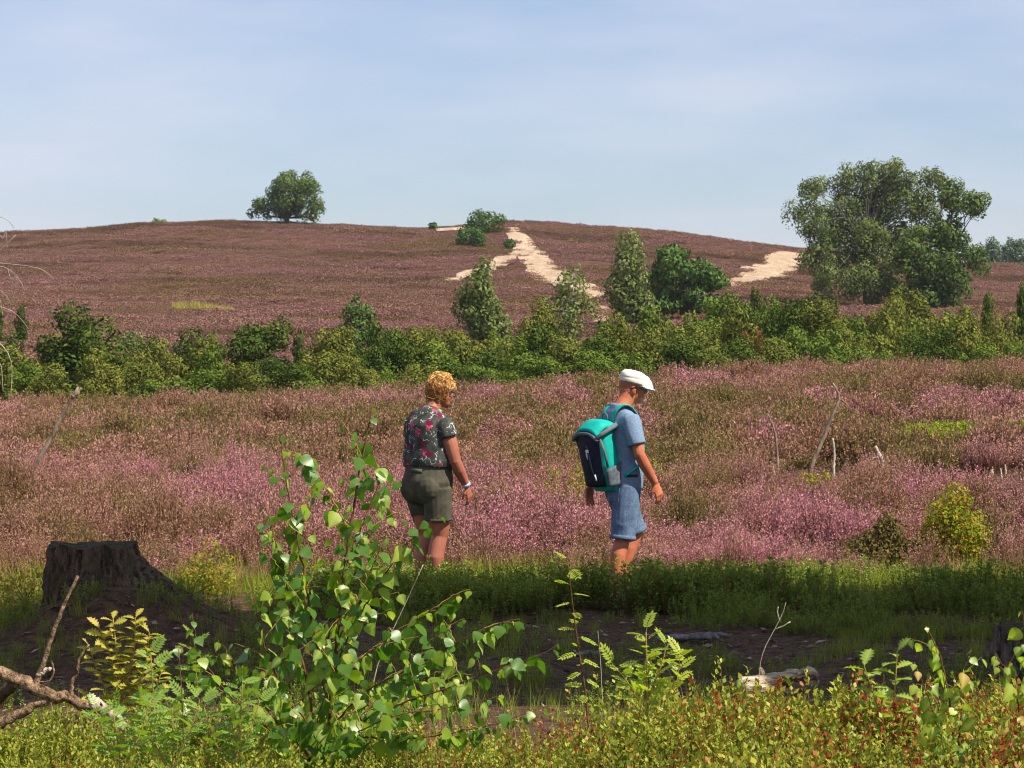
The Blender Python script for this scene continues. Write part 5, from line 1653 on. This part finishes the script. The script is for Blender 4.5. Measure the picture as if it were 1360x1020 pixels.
for px, dr in ((1000, 1.8), (1072, -0.4)):
    mbk = MB(); p = np.array([(px - 1034) / F * 14.35, -0.02, 0.06]); mbk.tube([p * 0.6, p + [0.02 * dr, -0.02, 0.02]], [0.02, 0.012], 7); mbk.obj('knot', M_LOG, root)
M_SLAB = bark_mat('bark_slab', (150, 142, 138), (78, 68, 64), 18, 0.3)
for px, row, ln, r, yaw, sd, lab in ((915, 838, 0.40, 0.05, -0.25, 41, 'grey curved slab of dead bark on the shaded path'), (945, 834, 0.26, 0.03, -0.75, 42, 'narrow grey bark strip leaning on the curved slab'),
                                     (782, 858, 0.16, 0.03, 0.15, 43, 'small dark wood chunk on the path under the thin rowan'), (905, 817, 0.18, 0.015, 0.1, 44, 'thin pale stick at the foot of the bilberry')):
    yb = 1.72 * F / (row + 12 - HZ)
    x = float(px2x(px, yb))
    root, mb, mat = log_piece('dead_wood', lab, px, yb, gz(x, yb) + r * 0.5, ln, r, yaw, 0.05, M_SLAB, sd, 'dead wood', 12, 0.42)
    mb.obj('wood', mat, root)
# litter: twigs and bark flakes
rng = np.random.RandomState(51)
n = 6000
x = rng.uniform(-4.2, 4.6, n); y = rng.uniform(12.5, 19.6, n)
a = rng.uniform(0, 6.28, n); ln = rng.uniform(0.015, 0.09, n) * (rng.uniform(0, 1, n) ** 1.3 + 0.25)
P_ = np.stack([x, y, ground(x, y) + rng.uniform(0.004, 0.02, n)], 1)
V, Fq = leaf_quads(P_, np.stack([np.cos(a), np.sin(a), rng.normal(0, 0.12, n)], 1), nrm(np.array([0, 0, 1.0]) + rng.normal(0, 0.35, (n, 3))), ln, ln * rng.uniform(0.08, 0.6, n), 0.1)
g = NT('litter'); at = g.attr(); sp = g.n('SeparateColor'); g.l(at.outputs['Color'], sp.inputs[0])
g.bsdf(g.mix(sp.outputs[0], s2l((86, 60, 42)), s2l((176, 152, 126))), 0.9)
tag(link_obj('bark_litter', mesh_np('bark_litter', V, Fq, g.m, np.repeat(np.repeat(rng.uniform(0, 1, (n, 1)) ** 1.6, 3, 1), 4, 0))), 'twigs and bark flakes littering the bare path', 'litter', kind='stuff')

# dead sticks standing in the heather
def stick(label, pts, base, r0, r1, mat, seed, extra=()):
    x, y = hit(base[0], base[1], 23, 64)
    rng = np.random.RandomState(seed)
    zg = gz(x, y)
    root = empty('dead_stick', (x, y, zg)); tag(root, label, 'dead stick')
    off = np.array([x, y, zg])
    P_ = pxpath(pts, y) - off
    P_ = np.concatenate([[[P_[0][0], P_[0][1], min(-0.03, P_[0][2])]], P_])
    mb = MB(); knotty(mb, P_, r0, r1, rng, 18, 7); mb.obj('stem', mat, root)
    for e, a, b in extra:
        mb = MB(); knotty(mb, pxpath(e, y) - off, a, b, rng, 10, 6); mb.obj('twig', mat, root)
M_SILVER = bark_mat('silver_wood', (216, 204, 184), (150, 132, 112), 22, 0.3)
M_STICK = bark_mat('weathered_stick', (160, 140, 118), (100, 84, 70), 20, 0.25)
stick('thin curved grey dead stick beside the tall leaning one', [(1033, 632), (1032, 590), (1026, 562), (1019, 549)], (1033, 640), 0.022, 0.011, M_STICK, 61)
stick('tall leaning dead branch with a bleached forked tip in the heather', [(1076, 622), (1090, 590), (1103, 556), (1110, 540), (1117, 531), (1112, 518), (1106, 509)], (1076, 634), 0.036, 0.015, M_STICK, 62, [([(1117, 531), (1124, 536)], 0.015, 0.006), ([(1097, 573), (1101, 570)], 0.02, 0.01)])
stick('straight bleached white post right of the tall leaning branch', [(1107, 630), (1108, 604), (1106, 582)], (1107, 638), 0.022, 0.015, M_SILVER, 63)
stick('short bleached stub at the foot of the thin curved stick', [(1029, 632), (1026, 620), (1023, 613)], (1029, 640), 0.020, 0.011, M_SILVER, 64)
stick('forked bleached root remnant in the heather', [(1173, 632), (1173, 614), (1166, 600), (1162, 593)], (1173, 640), 0.035, 0.022, M_SILVER, 65, [([(1170, 608), (1160, 608), (1154, 613)], 0.02, 0.008)])
stick('thick bleached upright wood stub with a flat root foot', [(1206, 640), (1208, 624), (1209, 611)], (1206, 646), 0.040, 0.022, M_SILVER, 66, [([(1196, 638), (1214, 641)], 0.03, 0.02), ([(1218, 636), (1219, 630)], 0.04, 0.03), ([(1230, 638), (1229, 629)], 0.03, 0.02)])
stick('pair of small bleached stubs in heather past the thick stub', [(1330, 632), (1329, 622)], (1330, 638), 0.016, 0.010, M_SILVER, 67, [([(1318, 632), (1317, 624)], 0.025, 0.018), ([(1336, 630), (1335, 617)], 0.014, 0.008)])
stick('long leaning dead branch with a pale broken root in left heather', [(40, 640), (48, 620), (62, 590), (80, 556), (96, 528), (104, 514)], (40, 652), 0.040, 0.016, M_STICK, 68, [([(96, 528), (102, 524), (108, 515)], 0.03, 0.012), ([(22, 640), (45, 634), (66, 630)], 0.05, 0.02), ([(50, 612), (52, 602)], 0.02, 0.01), ([(28, 640), (30, 620), (26, 612)], 0.02, 0.008)])
stick('short dark dead stick beyond the stump in the left heather', [(0, 606), (4, 588), (9, 571)], (0, 622), 0.03, 0.018, M_DEAD_DARK, 69)

# dead birch outside the view, its bare twigs hang into it
yd = 11.0
xt = float(px2x(-170, yd)); zt0 = gz(xt, yd)
db = empty('dead_birch', (xt, yd, zt0)); tag(db, 'bare dead birch with pale drooping twigs at the left edge', 'tree')
off = np.array([xt, yd, zt0])
rng = np.random.RandomState(71)
mb = MB(); knotty(mb, np.array([(0, 0, -0.05), (0.03, 0, 1.2), (-0.03, 0.02, 2.6), (0.02, 0, 4.0)]), 0.06, 0.012, rng, 20, 9, 0.05); mb.obj('trunk', M_BARK_PALE, db)
for tw in ([(-170, 215), (-100, 262), (-40, 292), (0, 286), (14, 290), (19, 303)], [(-170, 300), (-60, 366), (0, 334), (21, 312)], [(-170, 290), (-50, 352), (6, 352), (28, 370), (33, 386)],
           [(-20, 348), (36, 353), (58, 358), (72, 371)], [(-170, 330), (-30, 372), (6, 386), (14, 402)], [(-170, 320), (-40, 398), (0, 406), (22, 414), (38, 437)],
           [(-170, 380), (-60, 430), (-10, 448), (10, 462), (17, 480), (14, 530)], [(-8, 300), (4, 318), (8, 306), (10, 330)], [(10, 356), (14, 372), (22, 366), (20, 384)], [(-20, 384), (0, 396), (4, 420)], [(-10, 468), (2, 486), (4, 520)]):
    mb = MB(); knotty(mb, pxpath(tw, yd) - off, 0.0045 if tw[0][0] == -170 else 0.0022, 0.0011, rng, 22, 5, 0.05); mb.obj('twig', M_DEAD, db)

# ------------------------------------------------------------------ small bushes standing in the heather
M_BUSH = fol_mat('bush_leaves', (120, 136, 44), (150, 150, 54), (196, 138, 60), 0.35)
M_BUSH_DK = fol_mat('bush_dark', (84, 80, 46), (106, 96, 58), (124, 104, 70), 0.2)
def bush_lobes(w, h, seed):
    rg = np.random.RandomState(seed)
    e = [(0, 0, h * 0.34, w * 0.5, w * 0.45, h * 0.3)]
    for _ in range(6):
        a = rg.uniform(0, 6.28); r = rg.uniform(0.1, 0.6) * w; t = rg.uniform(0.35, 0.92)
        e.append((math.cos(a) * r, math.sin(a) * r * 0.8, h * t * 0.8, w * 0.16, w * 0.16, h * 0.2))
    return e
def bush(label, px, yy, w, h, mat, seed, ncl, ls, name='heath_bush', cat='bush', per=70, up=0.5):
    x = float(px2x(px, yy))
    tree(name, label, cat, x, yy, bush_lobes(w, h, seed), ncl, 0.10 * max(1, h / 0.7), per, ls, mat, M_BARK, 0.008, (0, 0, h * 0.3), seed, zoff=-0.02, up=up, inside=0.7)
bush('yellow green bush with orange leaves among the pink heather', 1268, 23.6, 0.60, 0.72, M_BUSH, 701, 64, 0.034, per=110)
bush('dark olive brown shrub beside the orange leaved bush', 1165, 23.2, 0.66, 0.50, M_BUSH_DK, 702, 70, 0.034, per=120)
bush('yellow green sapling just behind the turquoise backpack', 757, 27.0, 0.32, 0.85, M_BUSH, 703, 22, 0.035)
bush('small light green plant beyond the man in the mauve heather', 873, 34.0, 0.45, 0.62, M_BUSH, 704, 14, 0.04)
bush('low yellow green plant at the foot of the dead sticks', 1096, 33.0, 0.62, 0.5, M_BUSH, 705, 18, 0.04)
bush('dark round heather tussock in the left heath', 208, 40.0, 0.55, 0.55, M_BUSH_DK, 706, 26, 0.045)
bush('yellow green leafy plant right of the mound at the heather edge', 270, 20.6, 0.42, 0.50, M_BUSH, 707, 22, 0.026)
bush('bright yellow green plants left of the dark stump', 30, 18.9, 0.5, 0.42, M_BUSH, 708, 24, 0.024)

# ------------------------------------------------------------------ foreground saplings
def leaf_material(name, c1, c2, trans, gloss):
    g = NT(name)
    at = g.attr(); sp = g.n('SeparateColor'); g.l(at.outputs['Color'], sp.inputs[0])
    r = g.rnd()
    c = g.mix(r, s2l(c1), s2l(c2))
    c = g.mix(g.math('MULTIPLY', sp.outputs[0], 0.6), c, s2l((196, 204, 110)))      # veins
    c = g.mix(g.mr(g.noise(g.objc(), 40, 3), 0.62, 0.75, 0, 0.4), c, s2l((150, 120, 50)))
    tcol = g.mix(1.0, c, (1.45, 1.6, 0.4), 'MULTIPLY')
    g.leaf(c, trans, tcol, gloss, 0.36)
    return g.m
M_BL_G = leaf_material('birch_leaf_green', (78, 116, 38), (112, 142, 50), 0.45, 0.035)
M_BL_Y = leaf_material('birch_leaf_yellow', (132, 158, 50), (166, 178, 62), 0.5, 0.03)
M_BL_B = leaf_material('birch_leaf_brown', (150, 98, 50), (178, 128, 62), 0.35, 0.04)
def birch_leaf(mat, seed):
    rng = np.random.RandomState(seed)
    prof = [(0.0, 0.0), (0.02, 0.17), (0.09, 0.315), (0.19, 0.40), (0.29, 0.425), (0.37, 0.392), (0.46, 0.375), (0.54, 0.31), (0.63, 0.275), (0.71, 0.20), (0.80, 0.15), (0.88, 0.07), (1.0, 0.0)]
    V, C, Fq = [], [], []
    fold = rng.uniform(0.02, 0.30); curl = rng.uniform(0.05, 0.4); wav = rng.uniform(0, 6.28)
    def P(t, w, sgn):
        z = fold * abs(w) - curl * t * t + 0.03 * math.sin(9 * t + wav) * (abs(w) * 2) * sgn
        return (0.25 + t * 0.95, w, z)
    for i, (t, w) in enumerate(prof):
        V.append(P(t, 0, 1)); C.append((1, 0, 0))
        if 0 < i < len(prof) - 1:
            V.append(P(t, w, 1)); C.append((0, 0, 0)); V.append(P(t, -w, -1)); C.append((0, 0, 0))
    idx = [0] + [1 + 3 * k for k in range(len(prof) - 2)] + [1 + 3 * (len(prof) - 2)]
    for i in range(len(prof) - 1):
        a, b = idx[i], idx[i + 1]
        if i == 0: Fq += [(a, b, b + 1), (a, b + 2, b)]
        elif i == len(prof) - 2: Fq += [(a, b, a + 1), (a, a + 2, b)]
        else: Fq += [(a, b, b + 1, a + 1), (a, a + 2, b + 2, b)]
    k = len(V)
    V += [(0, -0.012, 0.02), (0, 0.012, 0.02), (0.27, 0.012, 0.0), (0.27, -0.012, 0.0)]; C += [(1, 0, 0)] * 4
    Fq.append((k, k + 1, k + 2, k + 3))
    return mesh_np('leaf', np.array(V), [tuple(f) for f in Fq], mat, np.array(C), smooth=True)
BL = [birch_leaf(M_BL_G, 800 + i) for i in range(5)]
BY = [birch_leaf(M_BL_Y, 810 + i) for i in range(3)]
BBr = [birch_leaf(M_BL_B, 820 + i) for i in range(2)]
def leaf_rot(d, n, rng):
    d = np.asarray(d, float); d /= np.linalg.norm(d)
    n = np.asarray(n, float) - d * np.dot(n, d); n /= np.linalg.norm(n) + 1e-9
    s = np.cross(n, d)
    return Matrix(np.stack([d, s, n], 1).tolist()).to_euler()
M_TWIG = bark_mat('birch_twig', (120, 78, 52), (86, 58, 44), 30, 0.2)
M_TWIG_G = bark_mat('green_twig', (150, 140, 66), (176, 130, 72), 30, 0.2)

def sapling(name, label, cat, y, base, branches, spacing, lsize, seed, limit, stemr=0.007, subs=1.0, mat=None):
    """branches: list of (pixel polyline with optional depth offset, radius)"""
    rng = np.random.RandomState(seed)
    xb = float(px2x(base[0], y)); zb = gz(xb, y)
    root = empty(name, (xb, y, zb - 0.01)); tag(root, label, cat)
    off = np.array([xb, y, zb - 0.01])
    leaves = []
    paths = []
    for pts, r in branches:
        q = smooth_path(pxpath(pts, y) - off, 30)
        if abs(pts[0][1] - base[1]) < 3: q[0][2] = min(q[0][2], -0.02)
        paths.append((q, r))
        ln = np.linalg.norm(np.diff(q, axis=0), axis=1).sum()
        for s_ in np.arange(0.22, 0.90, 0.115 / ln * subs):
            k = int(s_ * 29); t = nrm(q[min(29, k + 1)] - q[k])
            sd = np.array([rng.choice([-1, 1]) * 1.0, rng.normal(0, 0.7), rng.normal(0, 0.25)])
            d = nrm(t * 0.7 + sd * 0.75 + [0, 0, 0.15]); l2 = rng.uniform(0.08, 0.17) * (1.15 - 0.5 * s_)
            p0 = q[k]
            paths.append((smooth_path([p0, p0 + d * l2 * 0.5 + [0, 0, 0.012], p0 + d * l2], 10), 0.0016))
    for bi, (q, r) in enumerate(paths):
        n = len(q); q[1:-1] += rng.normal(0, 0.0015, (n - 2, 3))
        mb = MB(); mb.tube(q, np.linspace(r, r * 0.25, n), 6)
        mb.obj('stem' if bi == 0 else 'twig', mat or (M_TWIG if r > 0.0024 else M_TWIG_G), root)
        L_ = np.r_[0, np.cumsum(np.linalg.norm(np.diff(q, axis=0), axis=1))]
        s = L_[-1]; k = rng.randint(0, 2)
        while s > (0.10 if r > 0.004 else 0.012):
            p = np.array([np.interp(s, L_, q[:, j]) for j in range(3)])
            t = np.array([np.interp(min(s + 0.01, L_[-1]), L_, q[:, j]) - np.interp(s - 0.01, L_, q[:, j]) for j in range(3)]); t /= np.linalg.norm(t) + 1e-9
            sd = np.cross(t, rng.normal(size=3)); sd /= np.linalg.norm(sd)
            sd = sd + np.array([(1 if k % 2 else -1) * 0.8, 0, 0])
            d = t * 0.2 + sd * 0.5 + np.array([0, -0.1, -0.85])
            nn = rng.normal(size=3) * 0.6 + np.array([0.25, -0.55, 0.55])
            leaves.append((p, d, nn, lsize * rng.uniform(0.5, 1.25) * (0.65 if s > L_[-1] - 0.04 else 1), s / L_[-1]))
            k += 1
            s -= spacing * rng.uniform(0.6, 1.4)
    return root, leaves, rng

def put_leaves(root, leaves, rng, limit, yel, brown=0.03):
    far = []
    order = rng.permutation(len(leaves))
    for c, i in enumerate(order):
        p, d, nn, s, t = leaves[i]
        u = rng.uniform()
        me = BBr[rng.randint(2)] if u < brown else (BY[rng.randint(3)] if u < brown + yel * (0.6 + 0.9 * t) else BL[rng.randint(5)])
        if c < limit:
            o = link_obj('leaf', me, root, tuple(p)); o.rotation_euler = leaf_rot(d, nn, rng); o.scale = (s, s, s)
        else: far.append((p, d, nn, s))
    if far:
        V, Fq, C = [], [], []; k = 0; FM = []
        me = BL[0]
        lv = np.array([v.co[:] for v in me.vertices]); lf = [tuple(pp.vertices) for pp in me.polygons]
        for p, d, nn, s in far:
            Rm = np.array(leaf_rot(d, nn, rng).to_matrix())
            V.append(lv * s @ Rm.T + p); Fq += [tuple(q + k for q in f) for f in lf]; k += len(lv); FM += [int(rng.uniform() < 0.28)] * len(lf)
        C = np.zeros((k, 3))
        o = link_obj('leaf', mesh_np('leaf', np.concatenate(V), Fq, [M_BL_G, M_BL_Y], C, True, FM), root); tag(o, kind='stuff')

bb = (432, 1052)
BR = [
 ([bb, (438, 960), (446, 880), (452, 800), (462, 720), (474, 650), (482, 600), (495, 540, 0.02)], 0.0075),
 ([(440, 960), (425, 880, -0.05), (410, 800, -0.08), (395, 720, -0.1), (382, 650, -0.1), (371, 580, -0.1)], 0.0048),
 ([(425, 990), (405, 900, 0.08), (390, 820, 0.14), (372, 740, 0.16), (352, 672, 0.18)], 0.0042),
 ([(412, 1010, -0.05), (380, 930, -0.15), (352, 860, -0.22), (335, 790, -0.24)], 0.0042),
 ([(448, 880), (470, 830, -0.08), (500, 780, -0.14), (540, 720, -0.2), (575, 690, -0.22), (585, 685, -0.22)], 0.0030),
 ([(456, 760), (480, 700, 0.05), (505, 640, 0.08), (528, 598, 0.1)], 0.0026),
 ([(464, 705), (440, 660, -0.03), (420, 625, -0.05), (400, 600, -0.06)], 0.0024),
 ([(450, 900), (480, 870, 0.1), (540, 830, 0.16), (590, 800, 0.2), (610, 790, 0.2)], 0.0030),
 ([(438, 970), (480, 920, -0.1), (560, 880, -0.18), (620, 845, -0.25), (665, 826, -0.26), (690, 822, -0.26)], 0.0038),
 ([(440, 990), (500, 945, -0.2), (590, 915, -0.3), (660, 890, -0.35), (720, 870, -0.36), (742, 855, -0.36)], 0.0038),
 ([(430, 1000), (470, 960, 0.1), (530, 900, 0.2), (575, 850, 0.25), (600, 810, 0.25)], 0.0034),
 ([(420, 1020), (370, 980, -0.2), (310, 930, -0.3), (262, 870, -0.34), (255, 815, -0.34)], 0.0040),
 ([(415, 1010), (360, 950, 0.1), (320, 890, 0.15), (290, 850, 0.18)], 0.0034),
 ([(445, 900), (420, 840, 0.12), (400, 780, 0.18), (362, 710, 0.2)], 0.0026),
 ([(450, 850), (478, 790, 0.12), (500, 740, 0.15), (520, 690, 0.15)], 0.0026),
 ([(440, 960), (500, 930, 0.25), (560, 900, 0.3), (640, 905, 0.3)], 0.0030),
 ([(435, 1000), (460, 980, -0.3), (520, 950, -0.4), (600, 940, -0.45), (660, 925, -0.45)], 0.0034),
 ([(430, 1010), (420, 960, -0.3), (440, 900, -0.36), (470, 850, -0.36)], 0.0030),
 ([(432, 1000), (400, 950, -0.3), (370, 890, -0.38), (400, 830, -0.38)], 0.0030),
 ([(436, 980), (560, 980, -0.3), (650, 965, -0.4), (720, 940, -0.42)], 0.0030),
]
root, lv, rg = sapling('birch_sapling', 'bushy young birch in the foreground below the walking woman', 'sapling', 8.0, bb, BR, 0.025, 0.046, 901, 300, subs=0.65)
put_leaves(root, lv, rg, 300, 0.34, 0.035)
BR2 = [
 ([(1272, 1060), (1268, 1000), (1262, 930), (1252, 880), (1242, 855), (1230, 832)], 0.0045),
 ([(1270, 1010), (1278, 950, -0.05), (1276, 900, -0.08), (1290, 862, -0.08)], 0.0030),
 ([(1270, 1030), (1250, 980, -0.1), (1235, 930, -0.14), (1215, 880, -0.14)], 0.0028),
 ([(1270, 1030), (1300, 970, -0.1), (1305, 930, -0.1)], 0.0026),
 ([(1266, 990), (1250, 960, 0.1), (1240, 900, 0.1)], 0.0026),
]
root, lv, rg = sapling('birch_sapling', 'small birch shoot with reddish stems in the right foreground bilberry', 'sapling', 7.6, (1272, 1060), BR2, 0.030, 0.050, 902, 300)
put_leaves(root, lv, rg, 300, 0.30, 0.10)
BR3 = [
 ([(1362, 1060), (1360, 990), (1352, 930), (1338, 890), (1322, 868)], 0.0045),
 ([(1362, 1040), (1372, 960, -0.05), (1366, 880, -0.08), (1358, 812, -0.08)], 0.0036),
 ([(1362, 1030), (1340, 990, -0.1), (1322, 950, -0.1)], 0.0026),
 ([(1364, 1030), (1390, 960, 0.1), (1395, 900, 0.1)], 0.0030),
]
root, lv, rg = sapling('birch_sapling', 'young birch shoot in front of the pale grey stump', 'sapling', 7.8, (1362, 1060), BR3, 0.030, 0.050, 903, 300)
put_leaves(root, lv, rg, 300, 0.25, 0.06)

# ---- rowan and oak seedlings
M_RW_G = leaf_material('rowan_green', (84, 122, 36), (110, 142, 44), 0.4, 0.05)
M_RW_Y = leaf_material('rowan_yellow', (138, 158, 40), (164, 172, 54), 0.45, 0.05)
M_OK_Y = leaf_material('oak_seedling_leaf', (146, 140, 46), (178, 150, 62), 0.4, 0.03)
M_OK_G = leaf_material('oak_seedling_green', (96, 128, 40), (122, 144, 48), 0.4, 0.04)
def rowan_leaf(mat, seed, pairs=6):
    rng = np.random.RandomState(seed)
    V, Fq, C = [], [], []
    def lf(b, d, ln, w):
        d = np.asarray(d, float); d /= np.linalg.norm(d); s = np.cross([0, 0, 1], d); s /= np.linalg.norm(s)
        k = len(V)
        for t, ww in ((0, 0), (0.3, 0.5), (0.6, 0.42), (1.0, 0)):
            z = np.array([0, 0, -0.12 * ln * t * t])
            if ww == 0: V.append(b + d * ln * t + z); C.append((0.4, 0, 0))
            else:
                V.extend([b + d * ln * t + s * w * ww + z + [0, 0, 0.12 * w], b + d * ln * t + z, b + d * ln * t - s * w * ww + z + [0, 0, 0.12 * w]]); C.extend([(0, 0, 0), (0.6, 0, 0), (0, 0, 0)])
        Fq.extend([(k, k + 2, k + 1), (k, k + 3, k + 2), (k + 1, k + 2, k + 5, k + 4), (k + 2, k + 3, k + 6, k + 5), (k + 4, k + 5, k + 7), (k + 5, k + 6, k + 7)])
    for i in range(pairs):
        t = 0.28 + 0.66 * i / (pairs - 1)
        b = np.array([t, 0, -0.22 * t * t])
        for sg in (-1, 1):
            lf(b, (0.45 + rng.normal(0, 0.08), sg * 1.0, 0.1), 0.34 * (1 - 0.35 * abs(t - 0.55)) * rng.uniform(0.88, 1.1), 0.15)
    lf(np.array([0.96, 0, -0.2]), (1, 0, -0.1), 0.3, 0.14)
    k = len(V)
    V.extend([np.array(p) for p in ((0, -0.008, 0), (0, 0.008, 0), (0.5, 0.008, -0.05), (0.5, -0.008, -0.05), (0.97, 0.006, -0.205), (0.97, -0.006, -0.205))]); C.extend([(1, 0, 0)] * 6)
    Fq.extend([(k, k + 1, k + 2, k + 3), (k + 3, k + 2, k + 4, k + 5)])
    return mesh_np('leaf', np.array(V), Fq, mat, np.array(C), smooth=True)
def oak_leaf(mat, seed):
    rng = np.random.RandomState(seed)
    V, Fq, C = [], [], []
    ts = np.linspace(0, 1, 13)
    for i, t in enumerate(ts):
        w = 0.27 * math.sin(math.pi * t ** 1.25) ** 0.8 * (1 + 0.32 * math.cos(i * math.pi)) if 0 < i < 12 else 0.01
        z = -0.25 * t * t
        V += [(t, 0, z), (t, w, z + 0.3 * w), (t, -w, z + 0.3 * w)]; C += [(0.8, 0, 0), (0, 0, 0), (0, 0, 0)]
    for i in range(12):
        a = 3 * i; b = a + 3
        Fq += [(a, b, b + 1, a + 1), (a, a + 2, b + 2, b)]
    return mesh_np('leaf', np.array(V), Fq, mat, np.array(C), smooth=True)
RWG = [rowan_leaf(M_RW_G, 830 + i) for i in range(3)]
RWY = [rowan_leaf(M_RW_Y, 840 + i) for i in range(3)]
OKY = [oak_leaf(M_OK_Y, 850 + i) for i in range(3)]
OKG = [oak_leaf(M_OK_G, 860 + i) for i in range(2)]
def seedling(name, label, cat, y, base, branches, spacing, ls, seed, protos, out=0.8, upw=0.25, mat=None):
    rng = np.random.RandomState(seed)
    xb = float(px2x(base[0], y)); zb = gz(xb, y)
    root = empty(name, (xb, y, zb - 0.01)); tag(root, label, cat)
    off = np.array([xb, y, zb - 0.01])
    for bi, (pts, r) in enumerate(branches):
        q = smooth_path(pxpath(pts, y) - off, 22)
        if bi == 0: q = np.concatenate([[[q[0][0], q[0][1], min(-0.02, q[0][2] - 0.01)]], q])
        mb = MB(); mb.tube(q, np.linspace(r, r * 0.35, len(q)), 6); mb.obj('stem' if bi == 0 else 'twig', mat or M_TWIG_G, root)
        L_ = np.r_[0, np.cumsum(np.linalg.norm(np.diff(q, axis=0), axis=1))]
        s = L_[-1]; k = rng.uniform(0, 6.28)
        first = True
        while s > L_[-1] * 0.22:
            p = np.array([np.interp(s, L_, q[:, j]) for j in range(3)])
            k += 2.4 + rng.normal(0, 0.3)
            d = np.array([math.cos(k) * out, math.sin(k) * out, upw + (0.8 if first else 0) + rng.normal(0, 0.15)])
            o = link_obj('leaf', protos[rng.randint(len(protos))], root, tuple(p))
            o.rotation_euler = leaf_rot(d, np.array([0.1, -0.25, 1.0]) + rng.normal(0, 0.25, 3), rng)
            sc = ls * rng.uniform(0.7, 1.15); o.scale = (sc, sc, sc)
            first = False
            s -= spacing * rng.uniform(0.7, 1.3)
seedling('rowan_seedling', 'thin tall rowan seedling with small drooping leaf pairs beside the path', 'seedling', 9.3, (783, 985), [([(783, 985), (778, 920), (768, 860), (760, 800), (754, 745)], 0.0042)], 0.026, 0.058, 911, RWY, 0.8, 0.0, M_TWIG)
seedling('rowan_seedling', 'bushy yellow green rowan seedling right of the thin tall one', 'seedling', 8.4, (858, 1000), [([(858, 1000), (860, 920), (858, 840)], 0.005), ([(860, 960), (900, 905), (903, 870)], 0.003), ([(859, 950), (830, 900), (815, 885)], 0.003), ([(860, 930), (880, 880), (885, 860)], 0.003)], 0.013, 0.060, 912, RWY, 0.7, 0.5)
for i, (bx_, top, y_, lab) in enumerate(((205, (200, 872), 7.6, 'green rowan seedling beside the forked dead branch'), (262, (258, 850), 8.3, 'tall green rowan seedling among birch twigs left of the young birch'), (305, (322, 905), 7.4, 'low green rowan seedling at the foot of the young birch'), (225, (228, 940), 7.0, 'lowest green rowan seedling under the forked dead branch'), (160, (150, 948), 6.9, 'bright rowan shoot in front of the peeled branch end'))):
    seedling('rowan_seedling', lab, 'seedling', y_, (bx_, 1060), [([(bx_, 1060), ((bx_ + top[0]) / 2 + 4, (1060 + top[1]) / 2), top], 0.004), ([(bx_, 1030), (bx_ + 28, 970), (bx_ + 40, 930)], 0.003), ([(bx_, 1030), (bx_ - 24, 975), (bx_ - 34, 940)], 0.003)], 0.012, 0.056, 920 + i, RWG, 0.8, 0.5)
seedling('oak_seedling', 'yellowing oak seedling between the dead branch and the mound', 'seedling', 9.0, (165, 1000), [([(165, 1000), (160, 920), (150, 822)], 0.005), ([(162, 950), (195, 880), (198, 840)], 0.003), ([(163, 960), (130, 895), (118, 860)], 0.003), ([(162, 930), (178, 870), (180, 820)], 0.003), ([(163, 960), (205, 920), (215, 890)], 0.003), ([(162, 970), (140, 940), (112, 925)], 0.003), ([(162, 940), (150, 880), (132, 835)], 0.003), ([(163, 970), (185, 930), (190, 900)], 0.003)], 0.0085, 0.052, 931, OKY)
seedling('oak_seedling', 'green oak seedling in the bilberry left of the reddish birch shoot', 'seedling', 7.9, (1182, 1050), [([(1182, 1050), (1186, 960), (1192, 865)], 0.004), ([(1184, 1000), (1160, 920), (1148, 885)], 0.003), ([(1184, 1010), (1215, 960), (1222, 930)], 0.003), ([(1184, 1020), (1160, 980), (1150, 950)], 0.003)], 0.016, 0.062, 932, OKG)
# dry seed stalks
def stalk(label, y, pts, base, seed, name='dry_stalk', r=0.0026, mat=None, side=()):
    rng = np.random.RandomState(seed)
    x = float(px2x(base, y)); zb = gz(x, y)
    root = empty(name, (x, y, zb - 0.01)); tag(root, label, 'stalk')
    off = np.array([x, y, zb - 0.01])
    P_ = pxpath(pts, y) - off
    P_ = np.concatenate([[[0, 0, -0.01]], P_])
    mb = MB(); knotty(mb, P_, r, r * 0.4, rng, 20, 5, 0.05); mb.obj('stem', mat or M_DEAD, root)
    for s_ in side:
        mb = MB(); knotty(mb, pxpath(s_, y) - off, r * 0.6, r * 0.8, rng, 8, 5, 0.05); mb.obj('twig', mat or M_DEAD, root)
stalk('dry branching stalk with curled tips above the pale log', 9.2, [(1010, 870), (1028, 838), (1040, 815), (1046, 808), (1044, 800)], 1000, 941, side=([(1036, 826), (1032, 812), (1034, 806)], [(1030, 836), (1044, 830), (1050, 826)]))
stalk('straight red brown dry stem left of the young birch', 7.4, [(243, 960), (240, 905), (237, 862)], 246, 942, r=0.0035, mat=M_TWIG)
stalk('thin pale twig leaning out of the young birch towards the woman', 8.3, [(500, 880), (530, 820), (548, 780), (562, 750)], 470, 943, r=0.0028)
stalk('fine dry stalk rising beside the bushy rowan', 9.0, [(800, 930), (798, 880), (794, 838)], 803, 944, r=0.002)

# ------------------------------------------------------------------ thin summer haze
mb = MB(); mb.box((0, 1900, 40), (6400, 4400, 112))
hz = tag(mb.obj('haze', None, smooth=False), 'thin summer haze between the heath and the hill', 'haze', kind='stuff')
g = NT('haze')
v = g.n('VolumePrincipled'); v.inputs['Color'].default_value = (0.86, 0.92, 1.0, 1); v.inputs['Density'].default_value = 0.00011
v.inputs['Anisotropy'].default_value = 0.3
g.l(v.outputs[0], g.out.inputs['Volume'])
hz.data.materials.clear(); hz.data.materials.append(g.m)
